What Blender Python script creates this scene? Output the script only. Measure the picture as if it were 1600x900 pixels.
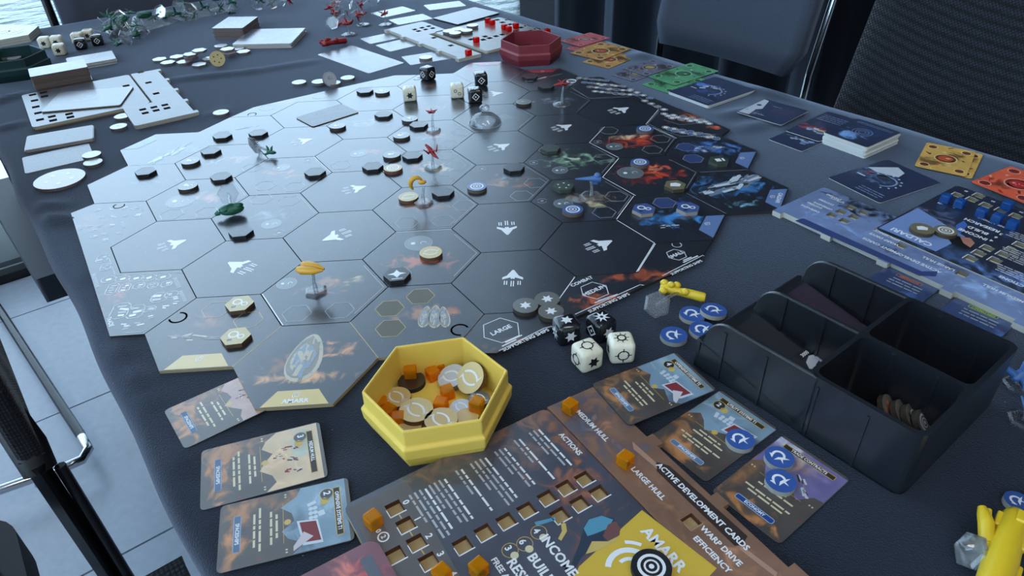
import bpy, bmesh, math, random
from mathutils import Vector, Matrix, geometry
for o in list(bpy.data.objects): bpy.data.objects.remove(o)
SC = bpy.context.scene
COL = SC.collection
# ------------------------------------------------------------------ camera
ROWS = ((0.99758069, 0.05768945, -0.03879034), (-0.06484259, 0.57098654, -0.81839466), (-0.02506398, 0.81892997, 0.57334588))
CAM_R = Matrix(ROWS)
TOP = 0.74                                    # height of the printed board surface
CAM_P = Vector((0.12634, -0.55279, TOP + 0.31860))
FPX = 1104.03                                 # focal length for a 1600 px wide frame
cam = bpy.data.cameras.new('camera'); cam_o = bpy.data.objects.new('camera', cam); COL.objects.link(cam_o)
cam.sensor_width = 36.0; cam.lens = FPX / 1600 * 36.0; cam.clip_start = 0.02; cam.clip_end = 500
cam_o.matrix_world = Matrix.Translation(CAM_P) @ CAM_R.to_4x4()
SC.camera = cam_o
# ------------------------------------------------------------------ sky and exposure
W = bpy.data.worlds.new('sky'); SC.world = W; W.use_nodes = True
bgn = W.node_tree.nodes['Background']
bgn.inputs['Color'].default_value = (0.56, 0.76, 1.0, 1); bgn.inputs['Strength'].default_value = 4.4
SC.view_settings.view_transform = 'Standard'; SC.view_settings.look = 'None'
SC.view_settings.gamma = 1.0; SC.view_settings.exposure = 0.0
SC.view_settings.use_curve_mapping = False
# ------------------------------------------------------------------ helpers: frames
CL = TOP - 0.0025                              # cloth surface
AX = Vector((-0.571, 0.821, 0)); NX = Vector((0.821, 0.571, 0))     # along the table / across it
RZ = math.atan2(-0.821, 0.571)                 # rotation that puts local x on -AX and local y on NX
PI = math.pi
def T(px, py, h=0.0):
    """point of the table surface (or h above it) seen at a photo pixel"""
    d = CAM_R @ Vector(((px - 800) / FPX, -(py - 450) / FPX, -1.0))
    t = (CL + h - CAM_P.z) / d.z
    return CAM_P + d * t
def AN(a, n, z=CL): v = AX * a + NX * n; return Vector((v.x, v.y, z))
S = 0.05; R3 = math.sqrt(3)
def HC(a, b): return Vector((1.5 * a * S, b * R3 / 2 * S, 0))
HV = {'R': 0, 'UR': 60, 'UL': 120, 'L': 180, 'LL': 240, 'LR': 300}
def HXV(a, b, k):
    t = math.radians(HV[k]); return HC(a, b) + Vector((math.cos(t) * S, math.sin(t) * S, 0))
# ------------------------------------------------------------------ helpers: materials
MC = {}
def rgb(c):                                    # 0-255 sRGB to linear
    f = lambda v: (v / 255 / 12.92) if v / 255 <= 0.04045 else ((v / 255 + 0.055) / 1.055) ** 2.4
    return (f(c[0]), f(c[1]), f(c[2]), 1)
def setin(b, **k):
    for n, v in k.items():
        n = n.replace('_', ' ')
        if n in b.inputs: b.inputs[n].default_value = v
def mat(name, c, rough=0.5, bump=0, bscale=800, var=0, **k):
    if name in MC: return MC[name]
    m = bpy.data.materials.new(name); m.use_nodes = True; nt = m.node_tree; b = nt.nodes['Principled BSDF']
    b.inputs['Base Color'].default_value = rgb(c); b.inputs['Roughness'].default_value = rough
    setin(b, **k)
    if bump or var:
        tc = nt.nodes.new('ShaderNodeTexCoord'); nz = nt.nodes.new('ShaderNodeTexNoise')
        nz.inputs['Scale'].default_value = bscale; nz.inputs['Detail'].default_value = 3
        nt.links.new(tc.outputs['Object'], nz.inputs['Vector'])
        if bump:
            bp = nt.nodes.new('ShaderNodeBump'); bp.inputs['Strength'].default_value = bump; bp.inputs['Distance'].default_value = 0.001
            nt.links.new(nz.outputs['Fac'], bp.inputs['Height']); nt.links.new(bp.outputs['Normal'], b.inputs['Normal'])
        if var:
            mx = nt.nodes.new('ShaderNodeMix'); mx.data_type = 'RGBA'; mx.inputs[6].default_value = rgb(c)
            mx.inputs[7].default_value = rgb([min(255, v * (1 + var) + 6 * var) for v in c]); nt.links.new(nz.outputs['Fac'], mx.inputs[0])
            nt.links.new(mx.outputs[2], b.inputs['Base Color'])
    MC[name] = m; return m
def clear(name, tint=(248, 251, 253), refl=0.07, milk=0.10):
    if name in MC: return MC[name]
    m = bpy.data.materials.new(name); m.use_nodes = True; nt = m.node_tree; nt.nodes.clear()
    out = nt.nodes.new('ShaderNodeOutputMaterial'); t = nt.nodes.new('ShaderNodeBsdfTransparent'); g = nt.nodes.new('ShaderNodeBsdfGlossy')
    t.inputs[0].default_value = rgb(tint); g.inputs['Roughness'].default_value = 0.05
    fr = nt.nodes.new('ShaderNodeLayerWeight'); fr.inputs['Blend'].default_value = 0.35
    ad = nt.nodes.new('ShaderNodeMath'); ad.operation = 'MULTIPLY_ADD'; ad.inputs[1].default_value = 0.75; ad.inputs[2].default_value = refl; ad.use_clamp = True
    mx = nt.nodes.new('ShaderNodeMixShader'); nt.links.new(fr.outputs['Fresnel'], ad.inputs[0]); nt.links.new(ad.outputs[0], mx.inputs[0])
    nt.links.new(t.outputs[0], mx.inputs[1]); nt.links.new(g.outputs[0], mx.inputs[2])
    if milk:
        df = nt.nodes.new('ShaderNodeBsdfTranslucent'); d2 = nt.nodes.new('ShaderNodeBsdfDiffuse'); md = nt.nodes.new('ShaderNodeMixShader'); m2 = nt.nodes.new('ShaderNodeMixShader'); m2.inputs[0].default_value = milk
        nt.links.new(df.outputs[0], md.inputs[1]); nt.links.new(d2.outputs[0], md.inputs[2]); nt.links.new(mx.outputs[0], m2.inputs[1]); nt.links.new(md.outputs[0], m2.inputs[2]); mx = m2
    nt.links.new(mx.outputs[0], out.inputs[0])
    MC[name] = m; return m
def printed(name, base, blobs=(), rough=0.3, stars=0.5, coat=0.85, grain=0.06):
    """printed card or board: base colour, star specks and noisy colour clouds at (x, y, rx, ry, colour, strength) in mm"""
    if name in MC: return MC[name]
    m = bpy.data.materials.new(name); m.use_nodes = True; nt = m.node_tree; L = nt.links.new; b = nt.nodes['Principled BSDF']
    setin(b, Roughness=rough, Coat_Weight=coat, Coat_Roughness=0.2, Coat_IOR=1.6)
    tc = nt.nodes.new('ShaderNodeTexCoord')
    nb = nt.nodes.new('ShaderNodeTexNoise'); nb.inputs['Scale'].default_value = 45; nb.inputs['Detail'].default_value = 4
    oi = nt.nodes.new('ShaderNodeObjectInfo'); va = nt.nodes.new('ShaderNodeVectorMath'); va.operation = 'ADD'
    L(tc.outputs['Object'], va.inputs[0]); L(oi.outputs['Random'], va.inputs[1]); L(va.outputs[0], nb.inputs['Vector'])
    mx = nt.nodes.new('ShaderNodeMix'); mx.data_type = 'RGBA'; mx.inputs[6].default_value = rgb(base)
    mx.inputs[7].default_value = rgb([min(255, v * 1.5 + 3) for v in base]); L(nb.outputs['Fac'], mx.inputs[0]); cur = mx.outputs[2]
    nn = None
    for (x, y, rx, ry, c, st) in blobs:
        if nn is None:
            nn = nt.nodes.new('ShaderNodeTexNoise'); nn.inputs['Scale'].default_value = 70; nn.inputs['Detail'].default_value = 7
            nn.inputs['Distortion'].default_value = 1.2; L(va.outputs[0], nn.inputs['Vector'])
            na = nt.nodes.new('ShaderNodeMath'); na.operation = 'MULTIPLY_ADD'; na.inputs[1].default_value = 2.4; na.inputs[2].default_value = -0.72; L(nn.outputs['Fac'], na.inputs[0])
        mp = nt.nodes.new('ShaderNodeMapping'); mp.vector_type = 'POINT'
        sx, sy = 1000.0 / rx, 1000.0 / ry
        mp.inputs['Scale'].default_value = (sx, sy, 0); mp.inputs['Location'].default_value = (-x / rx, -y / ry, 0)
        L(tc.outputs['Object'], mp.inputs['Vector'])
        ln = nt.nodes.new('ShaderNodeVectorMath'); ln.operation = 'LENGTH'; L(mp.outputs[0], ln.inputs[0])
        sb = nt.nodes.new('ShaderNodeMath'); sb.operation = 'MULTIPLY_ADD'; sb.inputs[1].default_value = -0.64; L(ln.outputs['Value'], sb.inputs[0]); L(na.outputs[0], sb.inputs[2])
        mr = nt.nodes.new('ShaderNodeMapRange'); mr.interpolation_type = 'SMOOTHSTEP'; L(sb.outputs[0], mr.inputs['Value'])
        mr.inputs['From Min'].default_value = -0.2; mr.inputs['From Max'].default_value = 0.5; mr.inputs['To Max'].default_value = st
        m2 = nt.nodes.new('ShaderNodeMix'); m2.data_type = 'RGBA'; L(mr.outputs[0], m2.inputs[0]); L(cur, m2.inputs[6]); cur = m2.outputs[2]
        m4 = nt.nodes.new('ShaderNodeMix'); m4.data_type = 'RGBA'; L(na.outputs[0], m4.inputs[0]); m4.inputs[6].default_value = rgb([v * .62 for v in c]); m4.inputs[7].default_value = rgb([min(255, v * 1.25) for v in c]); L(m4.outputs[2], m2.inputs[7])
    if stars:
        vo = nt.nodes.new('ShaderNodeTexVoronoi'); vo.inputs['Scale'].default_value = 330; L(va.outputs[0], vo.inputs['Vector'])
        cm = nt.nodes.new('ShaderNodeMath'); cm.operation = 'LESS_THAN'; cm.inputs[1].default_value = 0.1; L(vo.outputs['Distance'], cm.inputs[0])
        cc = nt.nodes.new('ShaderNodeSeparateColor'); L(vo.outputs['Color'], cc.inputs[0])
        c2 = nt.nodes.new('ShaderNodeMath'); c2.operation = 'GREATER_THAN'; c2.inputs[1].default_value = 0.72; L(cc.outputs[0], c2.inputs[0])
        c3 = nt.nodes.new('ShaderNodeMath'); c3.operation = 'MULTIPLY'; L(cm.outputs[0], c3.inputs[0]); L(c2.outputs[0], c3.inputs[1])
        c4 = nt.nodes.new('ShaderNodeMath'); c4.operation = 'MULTIPLY'; c4.inputs[1].default_value = stars; L(c3.outputs[0], c4.inputs[0])
        m3 = nt.nodes.new('ShaderNodeMix'); m3.data_type = 'RGBA'; L(c4.outputs[0], m3.inputs[0]); L(cur, m3.inputs[6]); m3.inputs[7].default_value = rgb((150, 155, 165)); cur = m3.outputs[2]
    L(cur, b.inputs['Base Color'])
    nf = nt.nodes.new('ShaderNodeTexNoise'); nf.inputs['Scale'].default_value = 900; L(tc.outputs['Object'], nf.inputs['Vector'])
    bp = nt.nodes.new('ShaderNodeBump'); bp.inputs['Strength'].default_value = grain; bp.inputs['Distance'].default_value = 0.0004
    L(nf.outputs['Fac'], bp.inputs['Height']); L(bp.outputs['Normal'], b.inputs['Normal']); L(bp.outputs['Normal'], b.inputs['Coat Normal'])
    MC[name] = m; return m
INK = dict(Coat_Weight=1.0, Coat_Roughness=.2, Coat_IOR=1.6)
WHITE = mat('white_ink', (225, 228, 232), 0.35, **INK)
GREYI = mat('grey_ink', (150, 156, 164), 0.35, **INK)
DIMI = mat('dim_ink', (70, 76, 84), 0.35, **INK)
GOLDI = mat('gold_ink', (190, 160, 80), 0.35, **INK)
BLACKI = mat('black_ink', (14, 15, 18), 0.35, **INK)
CREAMI = mat('cream_ink', (205, 195, 160), 0.4, **INK)
REDI = mat('red_ink', (165, 40, 40), 0.4, **INK)
DARKI = mat('dark_ink', (36, 37, 42), 0.35, **INK)
BROWNE = mat('burnt_board_edge', (58, 44, 34), 0.8)
DKEDGE = mat('dark_board_edge', (40, 36, 34), 0.8)
TANE = mat('tan_board_edge', (150, 132, 98), 0.8)
GREYE = mat('grey_board_edge', (190, 188, 176), 0.8)
PAPERE = mat('paper_edge', (205, 205, 200), 0.7)
JOINT = mat('joint_gap', (8, 8, 10), 1.0, Specular_IOR_Level=0.0)
CLEAR = clear('clear_plastic')
# ------------------------------------------------------------------ helpers: meshes
STUFFP = ('text_lines', 'ship_print', 'planet_print', 'puzzle_joint', 'art_print', 'icon_print', 'slot_floor', 'card_edges')
class MB:
    def __init__(s): s.v = []; s.f = []; s.m = []; s.sm = []
    def add(s, vs, fs, mi=0, smooth=False):
        o = len(s.v); s.v += [tuple(v) for v in vs]
        for f in fs: s.f.append([i + o for i in f]); s.m.append(mi); s.sm.append(smooth)
        return s
    def box(s, c, d, mi=0, rz=0, M=None):
        x, y, z = d[0] / 2, d[1] / 2, d[2] / 2; q = Matrix.Rotation(rz, 3, 'Z')
        vs = [q @ Vector((a * x, b * y, e * z)) + Vector(c) for a in (-1, 1) for b in (-1, 1) for e in (-1, 1)]
        if M: vs = [M @ v for v in vs]
        return s.add(vs, [(0, 1, 3, 2), (4, 6, 7, 5), (0, 4, 5, 1), (2, 3, 7, 6), (0, 2, 6, 4), (1, 5, 7, 3)], mi)
    def prism(s, poly, z0, z1, holes=(), mt=0, ms=1, mh=None, bottom=True):
        mh = ms if mh is None else mh
        loops = [list(poly)] + [list(h) for h in holes]
        vs, ed, fc = [], [], []
        for lp in loops:
            o = len(vs); vs += [Vector((p[0], p[1])) for p in lp]; n = len(lp); ed += [(o + i, o + (i + 1) % n) for i in range(n)]
        if holes:
            r = geometry.delaunay_2d_cdt(vs, ed, [], 1, 1e-7); tv = r[0]
            def inside(x, y, lp):
                k = False
                for i in range(len(lp)):
                    (x0, y0), (x1, y1) = lp[i - 1][:2], lp[i][:2]
                    if (y0 > y) != (y1 > y) and x < (x1 - x0) * (y - y0) / (y1 - y0) + x0: k = not k
                return k
            tf = []
            for f in r[2]:
                gx = sum(tv[i].x for i in f) / len(f); gy = sum(tv[i].y for i in f) / len(f)
                if not any(inside(gx, gy, h) for h in loops[1:]): tf.append(tuple(f))
        else:
            tf = [tuple(x) for x in geometry.tessellate_polygon([[Vector((p[0], p[1], 0)) for p in poly]])]; tv = vs
        def up(f):
            a, b, c = tv[f[0]], tv[f[1]], tv[f[2]]
            return f if (b.x - a.x) * (c.y - a.y) - (b.y - a.y) * (c.x - a.x) > 0 else tuple(reversed(f))
        tf = [up(tuple(f)) for f in tf]
        s.add([(v.x, v.y, z1) for v in tv], tf, mt)
        if bottom: s.add([(v.x, v.y, z0) for v in tv], [tuple(reversed(f)) for f in tf], ms)
        for k, lp in enumerate(loops):
            n = len(lp); ar = sum(lp[i][0] * lp[(i + 1) % n][1] - lp[(i + 1) % n][0] * lp[i][1] for i in range(n))
            if (ar < 0) == (k == 0): lp = lp[::-1]
            s.add([(p[0], p[1], z0) for p in lp] + [(p[0], p[1], z1) for p in lp], [(i, (i + 1) % n, n + (i + 1) % n, n + i) for i in range(n)], ms if k == 0 else mh)
        return s
    def flat(s, poly, z, mi=0):
        pts = [Vector((p[0], p[1], 0)) for p in poly]
        for f in geometry.tessellate_polygon([pts]):
            a, b, c = (pts[i] for i in f)
            if (b.x - a.x) * (c.y - a.y) - (b.y - a.y) * (c.x - a.x) < 0: f = f[::-1]
            s.add([(pts[i].x, pts[i].y, z) for i in f], [(0, 1, 2)], mi)
        return s
    def rect(s, x, y, w, h, z, mi=0, rz=0):
        q = Matrix.Rotation(rz, 2); P = [q @ Vector(p) + Vector((x, y)) for p in ((-w / 2, -h / 2), (w / 2, -h / 2), (w / 2, h / 2), (-w / 2, h / 2))]
        return s.add([(p.x, p.y, z) for p in P], [(0, 1, 2, 3)], mi)
    def line(s, pts, w, z, mi=0, closed=False):
        n = len(pts)
        for i in range(n if closed else n - 1):
            a = Vector(pts[i][:2]); b = Vector(pts[(i + 1) % n][:2]); d = (b - a)
            if d.length < 1e-9: continue
            d.normalize(); p = Vector((-d.y, d.x)) * w / 2; a = a - d * w * 0.3; b = b + d * w * 0.3
            s.add([(a.x - p.x, a.y - p.y, z), (b.x - p.x, b.y - p.y, z), (b.x + p.x, b.y + p.y, z), (a.x + p.x, a.y + p.y, z)], [(0, 1, 2, 3)], mi)
        return s
    def ring(s, x, y, r, w, z, mi=0, n=24, t0=0, t1=2 * PI, sy=1):
        vs = []; k = n if t1 - t0 > 6.28 else n + 1
        for i in range(k):
            t = t0 + (t1 - t0) * i / n
            vs += [(x + (r - w / 2) * math.cos(t), y + sy * (r - w / 2) * math.sin(t), z), (x + (r + w / 2) * math.cos(t), y + sy * (r + w / 2) * math.sin(t), z)]
        fs = [(2 * i, 2 * i + 1, (2 * i + 3) % len(vs), (2 * i + 2) % len(vs)) for i in range(n)]
        return s.add(vs, fs, mi)
    def disc(s, x, y, r, z, mi=0, n=20, sy=1): return s.flat([(x + r * math.cos(2 * PI * i / n), y + sy * r * math.sin(2 * PI * i / n)) for i in range(n)], z, mi)
    def lathe(s, prof, n=24, mi=0, M=None, smooth=True, ang=0, close=False):
        vs = []; k = len(prof)
        for i in range(n):
            t = 2 * PI * i / n + ang
            for (r, z) in prof:
                v = Vector((r * math.cos(t), r * math.sin(t), z)); vs.append(M @ v if M else v)
        fs = [(i * k + j, ((i + 1) % n) * k + j, ((i + 1) % n) * k + j + 1, i * k + j + 1) for i in range(n) for j in range(k - 1)]
        s.add(vs, fs, mi, smooth)
        if close:
            s.add([vs[i * k] for i in range(n)], [tuple(reversed(range(n)))], mi); s.add([vs[i * k + k - 1] for i in range(n)], [tuple(range(n))], mi)
        return s
    def tube(s, pts, rad, n=8, mi=0, caps=True, smooth=True, flatten=1.0):
        pts = [Vector(p) for p in pts]; k = len(pts); rs = rad if hasattr(rad, '__len__') else [rad] * k
        vs = []; ref = None
        for i, p in enumerate(pts):
            d = (pts[min(i + 1, k - 1)] - pts[max(i - 1, 0)]).normalized()
            if ref is None: ref = Vector((0, 0, 1)) if abs(d.z) < 0.9 else Vector((1, 0, 0))
            x = (ref - d * ref.dot(d)).normalized(); ref = x; y = d.cross(x)
            for j in range(n):
                t = 2 * PI * j / n; vs.append(p + (x * math.cos(t) * flatten + y * math.sin(t)) * rs[i])
        s.add(vs, [(i * n + j, i * n + (j + 1) % n, (i + 1) * n + (j + 1) % n, (i + 1) * n + j) for i in range(k - 1) for j in range(n)], mi, smooth)
        if caps: s.add(vs[:n], [tuple(reversed(range(n)))], mi); s.add(vs[-n:], [tuple(range(n))], mi)
        return s
    def ell(s, c, r, mi=0, nu=10, nv=6, M=None):
        vs = []
        for j in range(nv + 1):
            p = PI * j / nv - PI / 2
            for i in range(nu):
                t = 2 * PI * i / nu; v = Vector((c[0] + r[0] * math.cos(p) * math.cos(t), c[1] + r[1] * math.cos(p) * math.sin(t), c[2] + r[2] * math.sin(p))); vs.append(M @ v if M else v)
        return s.add(vs, [(j * nu + i, j * nu + (i + 1) % nu, (j + 1) * nu + (i + 1) % nu, (j + 1) * nu + i) for j in range(nv) for i in range(nu)], mi, True)
    def mesh(s, name, mats):
        me = bpy.data.meshes.new(name); me.from_pydata(s.v, [], s.f)
        for m in (mats if isinstance(mats, (list, tuple)) else [mats]): me.materials.append(m)
        me.polygons.foreach_set('material_index', s.m); me.polygons.foreach_set('use_smooth', s.sm); me.update(); return me
    def build(s, name, mats, parent=None, loc=None, rz=0, label=None, bevel=0, seg=2):
        o = bpy.data.objects.new(name, s.mesh(name, mats)); COL.objects.link(o)
        if parent: o.parent = parent
        if loc is not None: o.location = loc
        o.rotation_euler[2] = rz
        if label: o['label'] = label
        if name.startswith('printed') or name in STUFFP: o['kind'] = 'stuff'
        if bevel:
            bv = o.modifiers.new('bevel', 'BEVEL'); bv.width = bevel; bv.segments = seg; bv.limit_method = 'ANGLE'; bv.angle_limit = 0.6
        return o
def tag(o, label, cat, group=None):
    o['label'] = label; o['category'] = cat
    if group: o['group'] = group
    return o
def thing(name, label, cat, loc=(0, 0, 0), rz=0, group=None, rot=None):
    o = bpy.data.objects.new(name, None); COL.objects.link(o); o.location = loc; o.rotation_euler = rot if rot else (0, 0, rz); o.empty_display_size = 0.01
    return tag(o, label, cat, group)
def struct(o): o['kind'] = 'structure'; return o
def copy_tree(o, parent=None):
    c = o.copy(); COL.objects.link(c); c.parent = parent
    for ch in KIDS.get(o.name, ()) or [x for x in o.children]: copy_tree(ch, c)
    return c
KIDS = {}
def local(o, p):
    M = Matrix.Translation(o.location) @ Matrix.Rotation(o.rotation_euler[2], 4, 'Z'); return M.inverted() @ Vector(p)
TM = {}
def text(s, size, parent, x, y, z, m=WHITE, rz=0, align='CENTER', stretch=1.0, name='lettering'):
    key = (s, round(size, 6), m.name, align, stretch)
    if key not in TM:
        cu = bpy.data.curves.new('t', 'FONT'); cu.body = s; cu.size = size; cu.align_x = align; cu.align_y = 'CENTER'; cu.resolution_u = 2; cu.offset = size * 0.03
        ob = bpy.data.objects.new('t', cu); COL.objects.link(ob)
        me = bpy.data.meshes.new_from_object(ob.evaluated_get(bpy.context.evaluated_depsgraph_get()))
        bpy.data.objects.remove(ob); bpy.data.curves.remove(cu)
        if stretch != 1.0:
            for v in me.vertices: v.co.x *= stretch
        me.materials.clear(); me.materials.append(m); me.name = 'lettering'; TM[key] = me
    o = bpy.data.objects.new(name, TM[key]); COL.objects.link(o); o.parent = parent; o.location = (x, y, z); o.rotation_euler[2] = rz; return o
def words(b, x0, x1, y, h, z, rnd, mi=0, gap=0.5):
    x = x0
    while x < x1 - h:
        w = min(h * rnd.uniform(1.2, 4.2), x1 - x); b.rect(x + w / 2, y, w, h * 0.62, z, mi); x += w + h * gap
    return b
def rrect(w, h, r, n=4, cx=0, cy=0):
    P = []
    for (sx, sy, t) in ((1, 1, 0), (-1, 1, 90), (-1, -1, 180), (1, -1, 270)):
        for i in range(n + 1):
            a = math.radians(t + 90 * i / n); P.append((cx + sx * (w / 2 - r) + r * math.cos(a), cy + sy * (h / 2 - r) + r * math.sin(a)))
    return P
def hexpoly(x, y, r, rot=0, sy=1): return [(x + r * math.cos(math.radians(60 * i + rot)), y + sy * r * math.sin(math.radians(60 * i + rot))) for i in range(6)]
mm = 0.001
# ================================================================== the room
FL = mat('floor_tile', (150, 158, 170), 0.28, bump=0.05, bscale=60, var=0.12)
GROUT = mat('floor_grout', (70, 76, 84), 0.8)
b = MB(); b.box((0, 0, -0.06), (6.2, 5.4, 0.1))
floor_o = struct(b.build('floor', GROUT, loc=AN(-0.95, -0.75, 0), rz=RZ))
tb = MB(); tb.box((0, 0, -0.006), (0.451, 0.896, 0.012)); tme = tb.mesh('floor_tile', FL)
for i in range(-4, 6):
    for j in range(-3, 4):
        a, n = 0.94 + 0.455 * (i - 3) - 0.2275, -0.55 + 0.9 * j
        if a > 1.5 or a < -2.6 or n < -2.6 or n > 1.5: continue
        o = bpy.data.objects.new('floor_tile', tme); COL.objects.link(o); o.parent = floor_o
        o.location = local(floor_o, AN(a, n, 0)); o.location.z = 0
tb = MB(); tb.box((0, 0, -0.006), (0.19, 0.896, 0.012)); tme2 = tb.mesh('floor_tile', FL)
for j in range(-2, 3):
    o = bpy.data.objects.new('floor_tile', tme2); COL.objects.link(o); o.parent = floor_o; o.location = local(floor_o, AN(1.492, -0.55 + 0.9 * j, 0)); o.location.z = 0
b = MB(); b.box((0, 0, 0.05), (6.2, 5.4, 0.1)); struct(b.build('ceiling', mat('ceiling_paint', (215, 216, 216), 0.9), loc=AN(-0.95, -0.75, 4.2), rz=RZ))
WALLP = mat('wall_paint', (170, 172, 175), 0.9)
def wall(name, a, n, la, ln, m=WALLP, z0=-0.1, h=4.4):
    w = MB(); w.box((0, 0, z0 + h / 2), (la, ln, h)); return struct(w.build(name, m, loc=AN(a, n, 0), rz=RZ))
wall('wall_back', -4.0, -0.75, 0.1, 5.4)
wall('wall_right', -1.0, 1.95, 6.2, 0.1, mat('dark_wall_paint', (60, 62, 68), 0.9))
# window wall: sill, mullions and one big pane each
FRAME = mat('window_frame_metal', (34, 36, 40), 0.4, Metallic=0.4)
PANE = clear('window_glass', (247, 250, 250), 0.0, 0.0)
for k, (n0, n1) in enumerate(((-3.4, -1.95), (-1.95, 1.94))):
    wd = n1 - n0
    w = MB(); w.box((0, n1 / 2 + n0 / 2, 0.012), (0.06, wd, 0.024)); w.box((0, n1 / 2 + n0 / 2, 4.16), (0.06, wd, 0.08))
    w.box((0, n0 + 0.01, 2.08), (0.06, 0.02, 4.12)); w.box((0, n1 - 0.01, 2.08), (0.06, 0.02, 4.12))
    wf = struct(w.build('window_%d' % (k + 1), FRAME, loc=AN(1.62, 0, 0), rz=RZ))
    g = MB(); g.box((0, (n0 + n1) / 2, 2.08), (0.008, wd - .08, 4.1)); g.build('pane', PANE, wf)
w = MB()
for i in range(5): w.box((3.9 - 1.4 * i, 0, 2.08), (0.05, 0.06, 4.12))
w.box((1.1, 0, 0.012), (6.2, 0.06, 0.024)); w.box((1.1, 0, 4.16), (6.2, 0.06, 0.08)); wf = struct(w.build('window_3', FRAME, loc=AN(0, -3.42, 0), rz=RZ))
for i in range(4): g = MB(); g.box((3.2 - 1.4 * i, 0, 2.08), (1.34, 0.008, 4.1)); g.build('pane', PANE, wf)
# outside: pale terrace kerb and the water
b = MB(); b.box((0, 0, -0.1), (0.9, 9, 0.16)); struct(b.build('floor_terrace', mat('terrace_stone', (205, 208, 208), 0.8, var=0.1, bscale=20), loc=AN(2.15, -0.8, 0), rz=RZ))
k = thing('terrace_kerb', 'pale terrace kerb with dark drain slots outside the window', 'kerb', AN(1.78, -0.6, -0.02), RZ)
b = MB(); b.box((0, -0.4, 0.09), (0.08, 2.4, 0.18)); b.build('kerb_wall', mat('kerb_paint', (225, 230, 228), 0.7), k)
for i in range(9):
    b = MB(); b.box((0.042, -1.45 + 0.24 * i, 0.05), (0.006, 0.11, 0.035)); b.build('drain_slot', BLACKI, k)
    b = MB(); b.box((0.05, -1.33 + 0.24 * i, 0.1), (0.02, 0.03, 0.2)); b.build('post', mat('rail_grey', (120, 124, 132), 0.5), k)
m = bpy.data.materials.new('lake_water'); m.use_nodes = True; nt = m.node_tree; bs = nt.nodes['Principled BSDF']
setin(bs, Base_Color=rgb((70, 84, 80)), Roughness=0.15, Specular_IOR_Level=0.3)
tc = nt.nodes.new('ShaderNodeTexCoord'); mp = nt.nodes.new('ShaderNodeMapping'); mp.inputs['Scale'].default_value = (2.6, 1.1, 1); wn = nt.nodes.new('ShaderNodeTexNoise'); wn.inputs['Scale'].default_value = 1.2; wn.inputs['Detail'].default_value = 5
bp = nt.nodes.new('ShaderNodeBump'); bp.inputs['Strength'].default_value = 0.9; bp.inputs['Distance'].default_value = 0.25
nt.links.new(tc.outputs['Object'], mp.inputs[0]); nt.links.new(mp.outputs[0], wn.inputs['Vector']); nt.links.new(wn.outputs['Fac'], bp.inputs['Height']); nt.links.new(bp.outputs['Normal'], bs.inputs['Normal'])
b = MB(); b.add([(-150, -150, 0), (0, -150, 0), (0, 150, 0), (-150, 150, 0)], [(0, 1, 2, 3)])
o = b.build('lake_water', m, loc=AN(2.4, 0, -1.2), rz=RZ); tag(o, 'rippled pale lake water beyond the window', 'water'); o['kind'] = 'stuff'
# black pleated curtain along the right side
def velvet(name, c, sheen=0.6, bump=0.3, bscale=1500, rough=0.9):
    m = mat(name, c, rough, bump=bump, bscale=bscale, var=0.5, Sheen_Weight=sheen, Sheen_Roughness=0.45, Sheen_Tint=(0.66, 0.78, 1.0, 1), Specular_IOR_Level=0.15); return m
b = MB(); P = []; n_ = 150; a0, a1 = 1.36, -3.0
for i in range(n_ + 1):
    a = a0 + (a1 - a0) * i / n_; ph = a * 2 * PI / 0.23; P.append((-a, 0.05 * math.sin(ph) + 0.018 * math.sin(2.3 * ph + 1), a))
vs = []; 
for (x, y, a) in P: vs += [(x, y, 0.02), (x, y, 4.15)]
b.add(vs, [(2 * i, 2 * i + 2, 2 * i + 3, 2 * i + 1) for i in range(n_)], 0, True)
o = b.build('curtain', velvet('curtain_cloth', (12, 14, 20), 0.22), loc=AN(0, 1.5, 0), rz=RZ); tag(o, 'floor-length black pleated curtain behind the chairs', 'curtain')
sd = o.modifiers.new('thick', 'SOLIDIFY'); sd.thickness = 0.004
# ------------------------------------------------------------------ table and cloth
TN0, TN1, TA0, TA1 = -0.199, 0.597, 1.012, -0.85
t = thing('folding_table', 'long folding table hidden under the dark cloth', 'table', AN((TA0 + TA1) / 2, (TN0 + TN1) / 2, 0), RZ)
TBM = mat('table_laminate', (120, 120, 118), 0.5); LEGM = mat('table_leg_metal', (70, 72, 76), 0.4, Metallic=0.8)
b = MB(); b.box((0, 0, CL - 0.026), (1.83, 0.77, 0.03)); b.build('tabletop', TBM, t)
for sx in (-1, 1):
    for sy in (-1, 1):
        b = MB(); b.tube([(sx * 0.8, sy * 0.33, 0), (sx * 0.8, sy * 0.33, CL - 0.041)], 0.016, 10); b.build('leg', LEGM, t)
RIDGES = []
FOLDS = (((136, 540), (178, 556), .006, .010), ((158, 592), (200, 600), .007, .010), ((180, 640), (212, 636), .006, .010), ((205, 738), (262, 730), .007, .009), ((222, 785), (252, 800), .005, .008), ((92, 420), (118, 440), .004, .008), ((62, 340), (112, 345), .005, .008), ((420, 660), (560, 700), -.004, .02), ((1050, 640), (1085, 600), -.003, .02))
def ridge(p, q, h, w):
    A_, B_ = T(*p), T(*q); RIDGES.append((Vector((A_.x, A_.y)), Vector((B_.x, B_.y)), h, w))
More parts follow.
